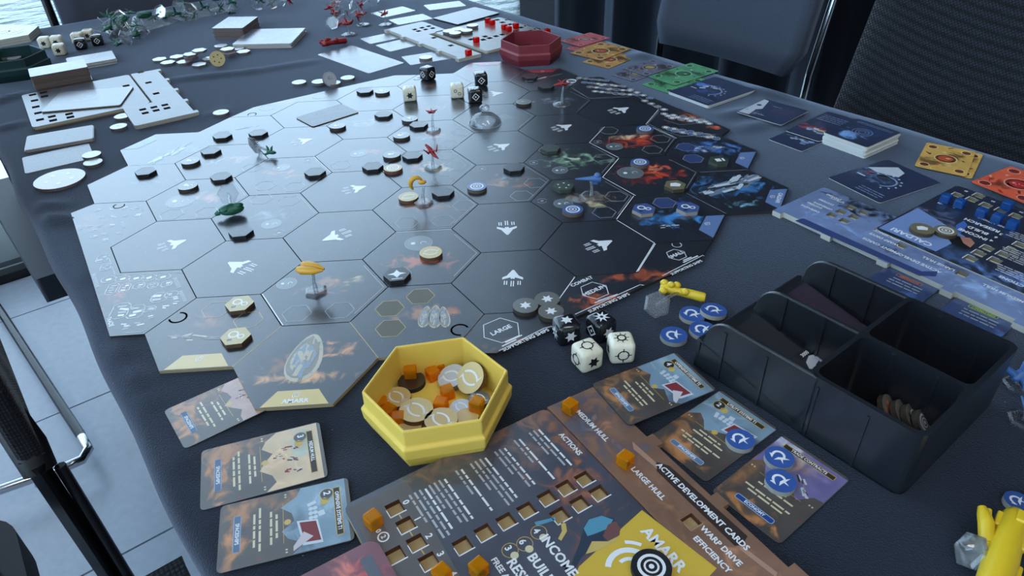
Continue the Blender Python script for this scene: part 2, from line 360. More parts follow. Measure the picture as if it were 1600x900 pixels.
for r in (((-20, 128), (42, 114), .007, .010), ((-20, 165), (36, 147), .006, .009), ((-10, 205), (34, 192), .004, .008), ((262, 126), (395, 112), .004, .010), ((395, 112), (490, 96), .003, .01),
          ((300, 190), (350, 170), .002, .007), ((48, 322), (96, 322), .004, .008), 
          ((200, 690), (245, 708), .005, .007), ((1138, 180), (1185, 172), .005, .010), ((1160, 202), (1195, 192), .004, .009), ((1000, 88), (1060, 78), .007, .014), ((1180, 140), (1260, 155), .006, .014),
          ((1390, 190), (1480, 215), .004, .012), ((262, 850), (310, 838), .003, .007)): ridge(*r)
for r in FOLDS: ridge(*r)
def ridge_h(x, y):
    z = 0
    for (p, q, h, w) in RIDGES:
        d = q - p; l2 = d.length_squared; u = max(0, min(1, (Vector((x, y)) - p).dot(d) / l2)); r = (Vector((x, y)) - (p + d * u)).length
        if r < 3 * w: z += h * math.exp(-(r / w) ** 2) * (0.25 + 0.75 * math.sin(PI * (0.15 + 0.7 * u)))
    return z
b = MB(); na, step = 0, 0.0085
la = []; a = TA0
while a > TA1: la.append(a); a -= step
prof = []
for i in range(9): prof.append((TN0 - 0.012 + 0.05 * (1 - i / 8), CL - 0.27 + 0.255 * i / 8, 1 - i / 8))
for i in range(1, 5):
    t_ = PI / 2 * i / 5; prof.append((TN0 - 0.012 * math.cos(t_), CL - 0.012 + 0.012 * math.sin(t_), 0))
n = TN0 + 0.004
while n < TN1 - 0.004: prof.append((n, CL, 0)); n += step
for i in range(1, 5):
    t_ = PI / 2 * (5 - i) / 5; prof.append((TN1 + 0.012 * math.cos(t_), CL - 0.012 + 0.012 * math.sin(t_), 0))
for i in range(9): prof.append((TN1 + 0.012 + 0.03 * i / 8, CL - 0.015 - 0.255 * i / 8, i / 8))
rnd = random.Random(5)
def row(a, dz=0, da=0, flare=0):
    R = []
    for (n, z, dr) in prof:
        w = 0.006 * dr * math.sin(a * 21 + (2 if n > 0 else 0)) + 0.0022 * math.sin(a * 26) * math.sin(a * 11 + 1)
        p = AN(a + da, n + (w if n < 0 else -w) * (1 if (n < TN0 + .002 or n > TN1 - .002) else 0), z)
        if z >= CL - 1e-6: p.z += ridge_h(p.x, p.y)
        p.z += dz if z > CL - 0.1 else dz * (1 - dr); R.append(p)
    return R
rows = [row(TA0 + 0.012 + 0.03, -0.26), row(TA0 + 0.02, -0.12), row(TA0 + 0.011, -0.012), row(TA0 + 0.005, -0.003)] + [row(a) for a in la] + [row(TA1 - .01, -0.01), row(TA1 - 0.03, -0.26)]
k = len(prof)
for R in rows: b.v += [tuple(p) for p in R]
for i in range(len(rows) - 1):
    for j in range(k - 1):
        b.f.append((i * k + j, (i + 1) * k + j, (i + 1) * k + j + 1, i * k + j + 1)); b.m.append(0); b.sm.append(True)
CLOTH = velvet('table_cloth', (15, 18, 26), 0.52, bump=0.5, bscale=1100)
o = b.build('tablecloth', CLOTH); tag(o, 'dark charcoal felt cloth covering the whole table', 'tablecloth')
# lint specks on the cloth are part of the cloth material
nt = CLOTH.node_tree; bs = nt.nodes['Principled BSDF']; tc = nt.nodes.new('ShaderNodeTexCoord')
vo = nt.nodes.new('ShaderNodeTexVoronoi'); vo.inputs['Scale'].default_value = 120; nt.links.new(tc.outputs['Object'], vo.inputs['Vector'])
lt = nt.nodes.new('ShaderNodeMath'); lt.operation = 'LESS_THAN'; lt.inputs[1].default_value = 0.05; nt.links.new(vo.outputs['Distance'], lt.inputs[0])
sc = nt.nodes.new('ShaderNodeSeparateColor'); nt.links.new(vo.outputs['Color'], sc.inputs[0]); gt = nt.nodes.new('ShaderNodeMath'); gt.operation = 'GREATER_THAN'; gt.inputs[1].default_value = 0.9; nt.links.new(sc.outputs[1], gt.inputs[0])
mu = nt.nodes.new('ShaderNodeMath'); mu.operation = 'MULTIPLY'; nt.links.new(lt.outputs[0], mu.inputs[0]); nt.links.new(gt.outputs[0], mu.inputs[1])
mx = nt.nodes.new('ShaderNodeMix'); mx.data_type = 'RGBA'; mx.inputs[7].default_value = rgb((110, 112, 118)); old = bs.inputs['Base Color'].links[0].from_socket
nt.links.new(mu.outputs[0], mx.inputs[0]); nt.links.new(old, mx.inputs[6]); nt.links.new(mx.outputs[2], bs.inputs['Base Color'])
# ================================================================== the hex board
BASE = (25, 28, 35)
Z1 = 0.0025                                    # tile thickness; printed layers lie just above
def neb(name, blobs): return printed(name, BASE, blobs)
WARM, PINK, RED, BLUE, PALE, GRN, CREAM, CYAN = (165, 95, 55), (150, 95, 80), (175, 62, 38), (60, 110, 180), (120, 130, 140), (110, 140, 115), (185, 170, 135), (70, 130, 140)
PLAIN = neb('tile_plain', [])
NEB = {
 (0, -2): [(8, 10, 24, 12, (150, 100, 70), .8), (22, 12, 12, 8, CREAM, .8), (-8, 0, 14, 8, PINK, .6)],
 (1, -1): [(2, -8, 30, 10, (170, 95, 70), .8), (22, -12, 14, 10, (150, 70, 50), .6)],
 (1, 1): [(-6, 4, 22, 14, (150, 100, 80), .7), (14, -4, 12, 8, WARM, .6)], (2, 2): [(4, 4, 22, 14, (150, 105, 85), .7), (8, 10, 14, 8, CYAN, .8), (22, -8, 12, 8, WARM, .6)],
 (3, 1): [(4, 0, 26, 14, (140, 120, 95), .8), (10, -10, 14, 8, CREAM, .9), (-8, -4, 10, 10, PALE, .7)], (3, 3): [(2, 2, 28, 22, GRN, .9), (4, 4, 12, 9, (190, 205, 180), .8)],
 (4, 2): [(6, 6, 30, 22, RED, 1), (-12, -12, 24, 8, (130, 45, 35), .8), (8, 12, 12, 8, (215, 130, 100), .9)], (4, 4): [(0, 2, 32, 20, RED, 1), (-6, 12, 20, 8, (190, 170, 140), .9), (-6, -14, 18, 8, (150, 60, 40), .8)],
 (-2, 2): [(8, 2, 22, 12, (160, 110, 90), .8), (-10, 8, 16, 12, PALE, .5)], (-1, 1): [(4, 0, 26, 8, PALE, .7)], (-2, 4): [(8, 2, 20, 10, (150, 110, 100), .7), (-8, -4, 10, 8, PALE, .6)],
 (-1, 3): [(-6, 8, 18, 6, (165, 90, 70), .8), (10, -4, 10, 6, WARM, .6)], (1, 3): [(-2, 6, 22, 12, (140, 120, 95), .7), (12, -6, 12, 8, CREAM, .7), (-14, 0, 12, 10, PINK, .6)],
 (0, 4): [(6, 6, 22, 8, (165, 100, 80), .6)], (1, 5): [(4, -2, 18, 10, (165, 110, 90), .7), (-6, -6, 10, 8, CYAN, .5)], (0, 6): [(0, 2, 24, 12, PALE, .6)], (2, 6): [(0, 0, 22, 12, (90, 90, 90), .5)],
 (3, 7): [(0, 6, 24, 12, PALE, .7)], (0, 8): [(6, -4, 20, 10, (140, 110, 90), .6)], (1, 7): [(0, 0, 26, 12, (120, 80, 50), .5)],
}
PLACE = {(-2, 0): 'beside the left border chart', (-1, -1): 'just above the gold hex tokens', (0, -2): 'under the lone gold ship above the Amarr sector', (0, 0): 'right of the dark token with the green ship',
 (1, -1): 'holding a gold disc on its planet', (2, -2): 'with the three grey star discs at its corner', (2, 0): 'at the centre with a downward arrow', (1, 1): 'under the gold ship on a clear stand', (3, -1): 'dark with a bold arrow beside COMBAT',
 (3, 1): 'under the small blue ship', (4, 2): 'with a red nebula and one blue disc', (-1, 1): 'under the green ship at left', (0, 2): 'left of the gold disc and gold ship', (2, 2): 'holding one blue ringed disc', (-2, 2): 'touching the border chart with a pale planet',
 (-1, 3): 'with an orange ringed planet at its left', (1, 3): 'in the board centre under a red ship', (3, 3): 'with a pale green nebula', (-2, 4): 'ringed by grey tokens near the Gallente sector', (0, 4): 'between the centre tokens and the arrow tile', (2, 4): 'below the clear dome',
 (4, 4): 'with a fiery nebula below the far dark arrow tile', (-1, 5): 'beside the fallen green ship', (1, 5): 'under the far red ship by three tokens', (3, 5): 'below the red ship on the round clear stand', (0, 6): 'below the face-down card', (2, 6): 'under the clear dome',
 (4, 6): 'dark, beside the upper right border chart', (-1, 7): 'under the face-down card', (1, 7): 'under the two cream dice', (3, 7): 'under the red ship on a round stand', (0, 8): 'with two tokens at the far border', (2, 8): 'under the two far black dice'}
ARROW = {(-2, 0): ((243, 390), (291, 375)), (-1, -1): ((397, 424), (357, 410)), (0, 0): ((551, 360), (504, 376)), (0, 2): ((532, 300), (572, 291)), (2, -2): ((800, 449), (802, 422)), (2, 0): ((791, 344), (793, 367)),
 (3, -1): ((914, 391), (956, 376)), (4, 6): ((952, 177), (982, 168)), (3, 5): ((862, 204), (893, 195)), (2, 4): ((762, 235), (796, 225)), (-1, 5): ((452, 225), (488, 217)), (2, 8): ((752, 148), (786, 145))}
SLOT = {(0, -2): [(464, 490), (531, 485)], (1, 1): [(636, 348), (692, 345), (725, 321)], (1, -1): [(622, 428)], (2, 2): [(815, 306), (836, 286)], (3, 1): [(963, 307), (944, 332)], (3, 3): [(942, 248), (857, 234)], (4, 4): [(1032, 217), (1019, 234), (951, 204)],
 (-2, 2): [(268, 335), (323, 332)], (-1, 1): [(451, 314), (408, 311)], (-1, 3): [(460, 292), (415, 290)], (1, 3): [(692, 281), (712, 259), (698, 243), (583, 259)], (-2, 4): [(394, 262)], (0, 4): [(533, 258)], (1, 5): [(703, 225), (720, 206)]}
PLANET = {(1, -1): (654, 380, 12), (4, 2): (985, 270, 13), (-2, 2): (282, 314, 14), (3, 1): (880, 318, 9), (3, 3): (875, 266, 8), (0, -2): (448, 443, 8), (-1, 1): (424, 350, 9), (-1, 3): (440, 262, 9), (0, 4): (560, 240, 9), (4, 4): (960, 229, 9)}
RINGI = {(3, 1): [(847, 314)], (3, 3): [(834, 254)], (4, 4): [(934, 222)], (2, 2): [(753, 264)], (-1, 3): [(481, 251)], (-1, 1): [(436, 364)], (1, 1): [(645, 277)]}
EDGE_GLINT = {(4, 4): (('UL', 'L'), ('L', 'LL'), ('UR', 'R')), (4, 2): (('UL', 'L'), ('L', 'LL')), (3, -1): (('UR', 'R'), ('R', 'LR')), (4, 6): (('R', 'LR'),), (3, 1): (('R', 'LR'),), (0, -2): (('L', 'LL'),), (1, -1): (('UL', 'UR'),), (-1, 3): (('UR', 'R'),)}
def arrow_icon(b, tail, tip, z, mi=0):
    d = tip - tail; L = d.length; d.normalize(); p = Vector((-d.y, d.x)); o = tail
    q = lambda x, y: (o.x + d.x * x * L + p.x * y * L, o.y + d.y * x * L + p.y * y * L)
    b.flat([q(1, 0.03), q(0.66, 0.20), q(0.56, 0.34), q(0.44, 0.34), q(0.56, 0.08), q(0.46, 0.05), q(0.5, 0), q(0.46, -0.05), q(0.56, -0.08), q(0.44, -0.34), q(0.56, -0.34), q(0.66, -0.20), q(1, -0.03)], z, mi)
    for y in (-0.22, 0.0, 0.22):
        for k in (0, 1): b.flat([q(0.05 + abs(y) * .4, y - 0.055 + k * .075), q(0.36, y - 0.055 + k * .075), q(0.36, y - 0.02 + k * .075), q(0.05 + abs(y) * .4, y - 0.02 + k * .075)], z, mi)
hex_me = {}
def hexmesh(key, m):
    if key not in hex_me:
        q = MB(); q.prism(hexpoly(0, 0, S - 0.0005), 0, Z1, bottom=False); hex_me[key] = q.mesh('hex_tile', [m, DKEDGE])
    return hex_me[key]
for (a, bb), desc in PLACE.items():
    c = HC(a, bb); loc = Vector((c.x, c.y, CL))
    kind = 'dark hexagonal star tile ' if (a, bb) in ARROW else 'hexagonal star system tile '
    t = thing('hex_tile', kind + desc, 'board tile', loc, 0, 'inner hex tiles of the board')
    m = neb('tile_nebula_%d_%d' % (a, bb), NEB[(a, bb)]) if (a, bb) in NEB else PLAIN
    o = bpy.data.objects.new('tile_body', hexmesh((a, bb) if (a, bb) in NEB else 0, m)); COL.objects.link(o); o.parent = t
    lp = lambda p: Vector(((T(p[0], p[1], Z1) - loc).x, (T(p[0], p[1], Z1) - loc).y))
    q = MB()
    if (a, bb) in ARROW: u, v = ARROW[(a, bb)]; arrow_icon(q, lp(u), lp(v), Z1 + .00012, 0)
    for s_ in SLOT.get((a, bb), ()): p = lp(s_); q.line(hexpoly(p.x, p.y, 0.0112), 0.0006, Z1 + .00012, 1, True)
    for s_ in RINGI.get((a, bb), ()): p = lp(s_); q.ring(p.x, p.y, 0.0045, .0007, Z1 + .00012, 1, 16, 0.3, 2.8); q.ring(p.x, p.y, 0.0045, .0007, Z1 + .00012, 1, 16, 3.4, 5.9); q.disc(p.x, p.y, 0.0018, Z1 + .00012, 1, 6)
    if (a, bb) not in ARROW:
        e = S - 0.0035; H_ = hexpoly(0, 0, e); q.line([(H_[1][0] + 0.004, H_[1][1] - 0.007), H_[0], (H_[5][0] + .004, H_[5][1] + .007)], 0.0005, Z1 + .0001, 1)
    for (k0, k1) in EDGE_GLINT.get((a, bb), ()):
        v0, v1 = (Vector((math.cos(math.radians(HV[k])) * (S - .0012), math.sin(math.radians(HV[k])) * (S - .0012))) for k in (k0, k1)); q.line([v0, v1], .0008, Z1 + .00012, 0)  # glints of light on the tile edges, painted as white lines
    if q.v: q.build('printed_icons_and_glints', [WHITE, GREYI], t)
    if (a, bb) in PLANET:
        px, py, r = PLANET[(a, bb)]; p = lp((px, py)); q = MB(); q.disc(p.x, p.y, r * mm, Z1 + .00006, 0, 26); q.ring(p.x, p.y, r * mm, .0004, Z1 + .0001, 1)
        q.disc(p.x - r * .4 * mm, p.y, r * .17 * mm, Z1 + .00012, 2, 12); q.ring(p.x + r * .35 * mm, p.y, r * .2 * mm, .0006, Z1 + .00012, 2, 12, 0, 4); q.build('planet_print', [mat('planet_ink', (76, 84, 88), .35, var=.4, bscale=120, **INK), GREYI, WHITE], t)
# ---- frame pieces
def union(hexes):
    E_ = {}
    for h in hexes:
        ks = ['R', 'UR', 'UL', 'L', 'LL', 'LR']; vs = [HXV(*h, k) for k in ks]
        for i in range(6):
            p, q = vs[i], vs[(i + 1) % 6]; kp, kq = tuple(round(x, 4) + 0.0 for x in p[:2]), tuple(round(x, 4) + 0.0 for x in q[:2])
            if (kq, kp) in E_: del E_[(kq, kp)]
            else: E_[(kp, kq)] = 1
    nx = {p: q for p, q in E_}; st = next(iter(nx)); P = [st]; c = nx[st]
    while c != st: P.append(c); c = nx[c]
    return P
def inset(P, d):
    n = len(P); Q = []
    for i in range(n):
        a, b_, c = Vector(P[i - 1]), Vector(P[i]), Vector(P[(i + 1) % n]); e1 = (b_ - a).normalized(); e2 = (c - b_).normalized(); n1 = Vector((-e1.y, e1.x)); n2 = Vector((-e2.y, e2.x)); k = 1 + n1.dot(n2); v = b_ + (n1 + n2) * d / max(k, .3); Q.append((v.x, v.y))
    return Q
def shards(b, cx, cy, ln, wd, ang, n, rnd, z, nm=3):
    ca, sa = math.cos(ang), math.sin(ang)
    for i in range(n):
        u = rnd.uniform(-1, 1); v = rnd.uniform(-1, 1) * math.sqrt(max(0, 1 - u * u)) * (0.6 + 0.4 * rnd.random()); l = ln * rnd.uniform(.12, .34); w = wd * rnd.uniform(.08, .2); t = rnd.choice((0, 0, 0, .12, -.15, .5)); x, y = u * ln * .42, v * wd * .42
        P = []
        for (p, q) in ((-l / 2, -w / 2), (l / 2 * .7, -w / 2), (l / 2, 0), (l / 2 * .7, w / 2), (-l / 2, w / 2)):
            p, q = p * math.cos(t) - q * math.sin(t) + x, p * math.sin(t) + q * math.cos(t) + y; P.append((cx + p * ca - q * sa, cy + p * sa + q * ca))
        b.flat(P, z + i * 2e-6, rnd.randrange(nm))
def puzzle(b, p, q, r, z, mi, w=.0009):          # S-shaped puzzle joint between two frame pieces
    d = (q - p).normalized(); n_ = Vector((-d.y, d.x)); c = (p + q) / 2; P = []
    for i in range(15): t_ = math.radians(215 - 250 * i / 14); P.append(c + n_ * (r * 1.2 + r * math.sin(t_)) + d * r * math.cos(t_))
    b.line(P, w, z, mi)
def piece(name, label, cat, poly, blobs, key, group=None, edge=DKEDGE, thick=0.0025):
    cx = sum(p[0] for p in poly) / len(poly); cy = sum(p[1] for p in poly) / len(poly)
    t = thing(name, label, cat, (cx, cy, CL), 0, group); q = MB(); q.prism(inset([(p[0] - cx, p[1] - cy) for p in poly], .0004), 0, thick, bottom=False)
    m = printed(key, BASE, [((x * 1000 - cx * 1000), (y * 1000 - cy * 1000), rx, ry, c, s_) for (x, y, rx, ry, c, s_) in blobs]); q.build('piece_body', [m, edge], t); return t, (cx, cy)
def W2(px, py): p = T(px, py, Z1); return (p.x, p.y)
ZI = Z1 + .00012
def wb(px, py, rx, ry, c, s): x, y = W2(px, py); return (x, y, rx, ry, c, s)
FACT = {'AMARR': (203, 178, 100), 'CALDARI': (98, 122, 168), 'MINMATAR': (150, 62, 66), 'GALLENTE': (60, 110, 95)}
def home(fac, hexes, label, blobs, ships, edgesides, slots, inkm, ship_inks):
    poly = union(hexes); t, c = piece('home_sector_board', label, 'board piece', poly, blobs, 'home_' + fac, 'four home sector pieces of the board', TANE if fac == 'AMARR' else DKEDGE)
    cx, cy = c; q = MB(); rnd = random.Random(len(fac))
    hs = hexes; sh = set()
    for i in range(3):
        for j in range(i + 1, 3):
            vi = [HXV(*hs[i], k) for k in HV]; vj = [HXV(*hs[j], k) for k in HV]; com = [v for v in vi if any((v - w).length < 1e-4 for w in vj)]
            if len(com) == 2: q.line([(v.x - cx, v.y - cy) for v in com], .0005, ZI, 1)
    for s_ in slots: p = W2(*s_[:2]); pts = hexpoly(p[0] - cx, p[1] - cy, .0112); q.line(pts, .0005, ZI, 1, True); q.flat(pts, ZI - .00005, 3) if len(s_) > 2 else None
    q.build('printed_outlines', [WHITE, GOLDI if fac == 'AMARR' else GREYI, inkm, mat('slot_tint_' + fac, {'AMARR': (84, 80, 62), 'CALDARI': (48, 62, 104)}.get(fac, (50, 52, 56)), .35)], t)
    for (p0, p1, nsh, wd) in ships:
        a_, b_ = Vector(W2(*p0)), Vector(W2(*p1)); d = b_ - a_; q = MB(); shards(q, (a_.x + b_.x) / 2 - cx, (a_.y + b_.y) / 2 - cy, d.length, wd * mm, math.atan2(d.y, d.x), nsh, rnd, ZI); q.build('ship_print', ship_inks, t)
    for (h, k0, k1, word) in edgesides:
        p, r = HXV(*h, k0), HXV(*h, k1); C_ = HC(*h); mid = (p + r) / 2; inn = (C_ - mid).normalized(); d = (r - p).normalized(); q = MB()
        P = [p + d * .003 + inn * .001, r - d * .003 + inn * .001, r - d * .0115 + inn * .0155, p + d * .0115 + inn * .0155]; q.flat([(v.x - cx, v.y - cy) for v in P], ZI)
        e = mid + inn * .0105; q.ring(e.x - cx, e.y - cy, .0028, .0005, ZI + .0001, 1, 16, .6, 4.2); q.ring(e.x - cx, e.y - cy, .0015, .0005, ZI + .0001, 1, 12); eb = q.build('faction_tab', [inkm, WHITE], t)
        if word: e = mid + inn * .0052; text(word, .0052, eb, e.x - cx, e.y - cy, ZI + .0001, WHITE, math.atan2(d.y, d.x))
    return t, c
SILV = [mat('ship_light', (190, 200, 210), .35, **INK), mat('ship_mid', (110, 125, 145), .35, **INK), mat('ship_dark', (50, 58, 72), .35, **INK)]
GOLS = [mat('ship_cream', (175, 165, 140), .35, **INK), mat('ship_bronze', (120, 110, 92), .35, **INK), mat('ship_slate', (70, 78, 88), .35, **INK)]
# Amarr: the gold ship hull is a smooth oval
ta, ca = home('AMARR', [(-1, -3), (0, -4), (1, -3)], 'Amarr home sector board piece with gold tab at the near edge', [wb(470, 590, 34, 6, (215, 150, 95), .9), wb(520, 545, 16, 9, (190, 130, 80), .9), wb(440, 570, 14, 12, (150, 95, 65), .7), wb(655, 490, 20, 9, (160, 105, 65), .8), wb(705, 485, 8, 6, WARM, .7), wb(320, 505, 16, 10, (135, 85, 62), .7)],
     [((262, 527), (345, 528), 16, 10)], [((0, -4), 'LL', 'LR', 'AMARR'), ((-1, -3), 'LL', 'LR', '')], [(338, 484), (388, 500), (609, 482, 1), (657, 463, 1), (610, 513, 1)], mat('gold_panel', FACT['AMARR'], .4, **INK), GOLS)
for (p0, p1, w, n_) in (((462, 597), (492, 522), 12, 1), ((660, 512), (668, 478), 4.5, 1), ((679, 513), (681, 477), 5, 1), ((697, 512), (692, 479), 4, 1)):
    a_, b_ = Vector(W2(*p0)), Vector(W2(*p1)); d = b_ - a_; c = (a_ + b_) / 2; q = MB(); an = math.atan2(d.y, d.x); rr = random.Random(n_)
    for k, (sc_, mi) in enumerate(((1, 0), (.86, 1), (.6, 0))):
        P = []
        for i in range(22):
            t_ = 2 * PI * i / 22; x, y = sc_ * d.length / 2 * math.cos(t_), sc_ * w * mm * math.sin(t_) * (1 - .25 * math.cos(t_)) + k * w * .08 * mm; P.append((c.x - ca[0] + x * math.cos(an) - y * math.sin(an), c.y - ca[1] + x * math.sin(an) + y * math.cos(an)))
        q.flat(P, ZI + k * .00002, mi)
    for i in range(5):
        x = (i - 2) * d.length * .16; y = w * mm * .75; q.line([(c.x - ca[0] + x * math.cos(an) + y * math.sin(an), c.y - ca[1] + x * math.sin(an) - y * math.cos(an)), (c.x - ca[0] + x * math.cos(an) - y * math.sin(an), c.y - ca[1] + x * math.sin(an) + y * math.cos(an))], .0006, ZI + .0001, 2)
    shards(q, c.x - ca[0], c.y - ca[1], d.length * .9, w * 1.7 * mm, an, 26, rr, ZI + .00012, 3)
    q.build('ship_print', [GOLS[0], GOLS[1], SILV[1]], ta)
home('CALDARI', [(5, 3), (5, 1), (4, 0)], 'Caldari home sector board piece with blue tabs at right', [wb(1112, 232, 30, 20, (70, 108, 170), 1), wb(1102, 236, 10, 6, (170, 190, 205), .9), wb(1145, 292, 40, 22, (60, 110, 160), .95), wb(1160, 318, 14, 7, (130, 180, 215), .9), wb(1045, 340, 32, 14, (60, 115, 170), 1), wb(1060, 316, 18, 7, (50, 80, 140), .8)],
     [((1095, 303), (1190, 275), 80, 26), ((1085, 232), (1130, 230), 18, 12), ((1025, 355), (1062, 352), 14, 8)], [((5, 3), 'R', 'LR', ''), ((5, 1), 'R', 'LR', 'CALDARI'), ((4, 0), 'R', 'LR', '')], [(1072, 230, 1), (1083, 248, 1), (1038, 317, 1)], mat('blue_panel', FACT['CALDARI'], .4, **INK), SILV)
home('MINMATAR', [(2, 10), (1, 9), (3, 9)], 'Minmatar home sector board piece at the far end by the red box', [wb(745, 108, 24, 12, (120, 70, 50), .7), wb(680, 135, 20, 10, (140, 90, 60), .6)], [((820, 128), (880, 115), 14, 14)], [((2, 10), 'UR', 'UL', ''), ((3, 9), 'UR', 'UL', '')], [(828, 119), (853, 135)], mat('red_panel', FACT['MINMATAR'], .4, **INK), SILV)
home('GALLENTE', [(-3, 3), (-3, 5), (-2, 6)], 'Gallente home sector board piece at the far left edge', [wb(245, 283, 22, 6, PALE, .6), wb(280, 235, 26, 10, (90, 110, 105), .6)], [((235, 255), (300, 222), 26, 16), ((365, 203), (405, 196), 10, 8)], [((-3, 5), 'L', 'UL', '')], [(228, 268), (347, 210)], mat('green_panel', FACT['GALLENTE'], .4, **INK), SILV)
# ---- border charts
CC = Vector((0.075, 0.12990, 0))
def xy(v): return (v.x, v.y)
LB = [HXV(-3, 3, 'LR'), HXV(-2, 2, 'LL'), HXV(-2, 0, 'L'), HXV(-2, 0, 'LL'), HXV(-2, 0, 'LR'), HXV(-1, -3, 'UL'), HXV(-1, -3, 'L'), Vector((-.150, -.1303, 0)), Vector((-.2651, .0693, 0)), HXV(-3, 3, 'LL')]
RB = [HXV(1, -3, 'R'), HXV(1, -3, 'LR'), Vector((.132, -.176, 0)), Vector((.3033, -.0755, 0)), HXV(4, 0, 'LR'), HXV(4, 0, 'LL'), HXV(3, -1, 'LR'), HXV(3, -1, 'LL'), HXV(2, -2, 'LR')]
def ccw(P):
    P = [xy(p) for p in P]; ar = sum(P[i][0] * P[(i + 1) % len(P)][1] - P[(i + 1) % len(P)][0] * P[i][1] for i in range(len(P))); return P if ar > 0 else P[::-1]
mir = lambda P: [2 * CC - p for p in P]
t1, c1 = piece('border_board', 'border chart board piece along the left with TRADE and icon rows', 'board piece', ccw(LB), [wb(170, 470, 10, 40, (140, 75, 55), .8), wb(135, 350, 18, 20, (120, 80, 75), .6)], 'border_left', None)
t2, c2 = piece('border_board', 'border board piece reading COMBAT and SUPPORTING SHIPS at lower right', 'board piece', ccw(RB), [wb(960, 470, 34, 10, (165, 80, 45), .95), wb(1000, 430, 26, 12, (150, 75, 45), .8), wb(820, 535, 30, 7, (110, 72, 52), .8)], 'border_combat', None)
t3, c3 = piece('border_board', 'border chart board piece with silver ovals and orange edge at upper right', 'board piece', ccw(mir(LB)), [wb(1090, 182, 34, 16, (170, 85, 45), .9), wb(975, 132, 34, 9, (170, 95, 60), .9), wb(1118, 200, 8, 6, (220, 100, 60), .9)], 'border_right', None)
t4, c4 = piece('border_board', 'narrow border board piece at the far left between two home sectors', 'board piece', ccw(mir(RB)), [wb(440, 158, 26, 8, (120, 80, 70), .6)], 'border_far', None)
rnd = random.Random(3)
# left chart: icon cells in a skewed table
q = MB()
def cell(q, px, py, w, h, c, rot, frame=True, body=2):
    p = W2(px, py); x, y = p[0] - c[0], p[1] - c[1]; R = Matrix.Rotation(rot, 2)
    if frame: q.line([tuple(R @ Vector(v) + Vector((x, y))) for v in rrect(w, h, min(w, h) * .25, 1)], .0005, ZI, 0, True)
    for i in range(body):
        v = R @ Vector((rnd.uniform(-.2, .2) * w, (i + .5) / body * h * .8 - h * .4)); q.rect(x + v.x, y + v.y, w * rnd.uniform(.3, .6), h * .5 / body, ZI, rnd.choice((0, 1, 1)), rot + rnd.uniform(-.3, .3))
RT = RZ + PI / 2
for (px, py) in ((155, 328), (173, 326), (193, 325), (211, 326), (157, 340), (176, 338), (195, 337), (213, 336), (139, 354), (157, 353), (178, 352), (145, 370), (163, 366), (184, 364), (146, 360), (165, 375)): cell(q, px, py, .010, .006, c1, 0, False, 2)
for (px, py) in ((170, 437), (192, 436), (213, 435), (233, 434), (255, 433)): p = W2(px, py); q.ring(p[0] - c1[0], p[1] - c1[1], .006, .0005, ZI, 0, 12, sy=.8); q.rect(p[0] - c1[0], p[1] - c1[1], .004, .003, ZI, 0, .4)
for (px, py, w, h, n_) in ((175, 452, .008, .016, 4), (195, 450, .008, .012, 3), (217, 447, .009, .008, 2), (239, 446, .008, .008, 2), (260, 444, .008, .008, 2), (160, 404, .009, .012, 2), (165, 418, .008, .01, 3), (188, 486, .013, .02, 4), (212, 487, .012, .017, 3), (249, 465, .012, .013, 2), (268, 460, .01, .008, 1), (233, 483, .01, .007, 1)): cell(q, px, py, w, h, c1, .08, True, n_)
for (px, py) in ((195, 508), (218, 506), (238, 495), (255, 480), (274, 473), (272, 466), (200, 512)): cell(q, px, py, .009, .006, c1, .1, False, 2)
e_ = [W2(*p) for p in ((168, 397), (180, 430), (284, 426))]; q.line([(p[0] - c1[0], p[1] - c1[1]) for p in e_], .0005, ZI, 1)
e_ = [W2(*p) for p in ((195, 520), (222, 519), (228, 515))]; q.line([(p[0] - c1[0], p[1] - c1[1]) for p in e_], .0006, ZI, 1)
q.build('printed_chart', [WHITE, GREYI, GOLDI], t1)
p = W2(172, 503); text('TRADE', .0044, t1, p[0] - c1[0], p[1] - c1[1], ZI, WHITE, math.radians(-60))
q = MB()
for (px, py, L_) in ((150, 440, .026), (277, 443, .018), (286, 464, .018), (192, 352, .014), (221, 326, .014), (125, 357, .010)):
    p = W2(px, py); R = Matrix.Rotation(math.radians(-60), 2); x = -L_ / 2
    while x < L_ / 2 - .002: v = R @ Vector((x, 0)) + Vector((p[0] - c1[0], p[1] - c1[1])); q.rect(v.x, v.y, .0016, .0030, ZI, 0, math.radians(-60)); x += .0022
q.build('printed_headings', [GREYI], t1)
# combat border
q = MB(); L_ = lambda *ps: [(W2(*p)[0] - c2[0], W2(*p)[1] - c2[1]) for p in ps]
for (px, py, r, s_) in ((783, 516, .0145, 'LARGE'), (929, 454, .0115, 'MEDIUM'), (1057, 398, .0085, 'SMALL')):
    p = L_((px, py))[0]; q.line(hexpoly(p[0], p[1], r, 30), .0006, ZI, 0, True); text(s_, .0058, t2, p[0], p[1], ZI, WHITE, .53)
for (p0, p1, p2) in (((780, 548), (850, 513), (862, 510)), ((899, 491), (1000, 445), (1006, 446)), ((1035, 431), (1098, 399), (1100, 400))): q.line(L_(p0, p1, p2), .0007, ZI, 0)
for (p0, p1) in (((790, 535), (815, 524)), ((785, 541), (806, 531)), ((935, 470), (965, 460)), ((930, 473), (950, 466)), ((1068, 410), (1090, 400)), ((1068, 407), (1080, 402))): q.line(L_(p0, p1), .0013, ZI, 0)
e_ = L_((898, 433), (873, 468)); q.line(e_, .0008, ZI, 0); e_ = L_((1024, 381), (997, 424)); q.line(e_, .0007, ZI, 0)
q.build('printed_chart', [WHITE, GREYI], t2)
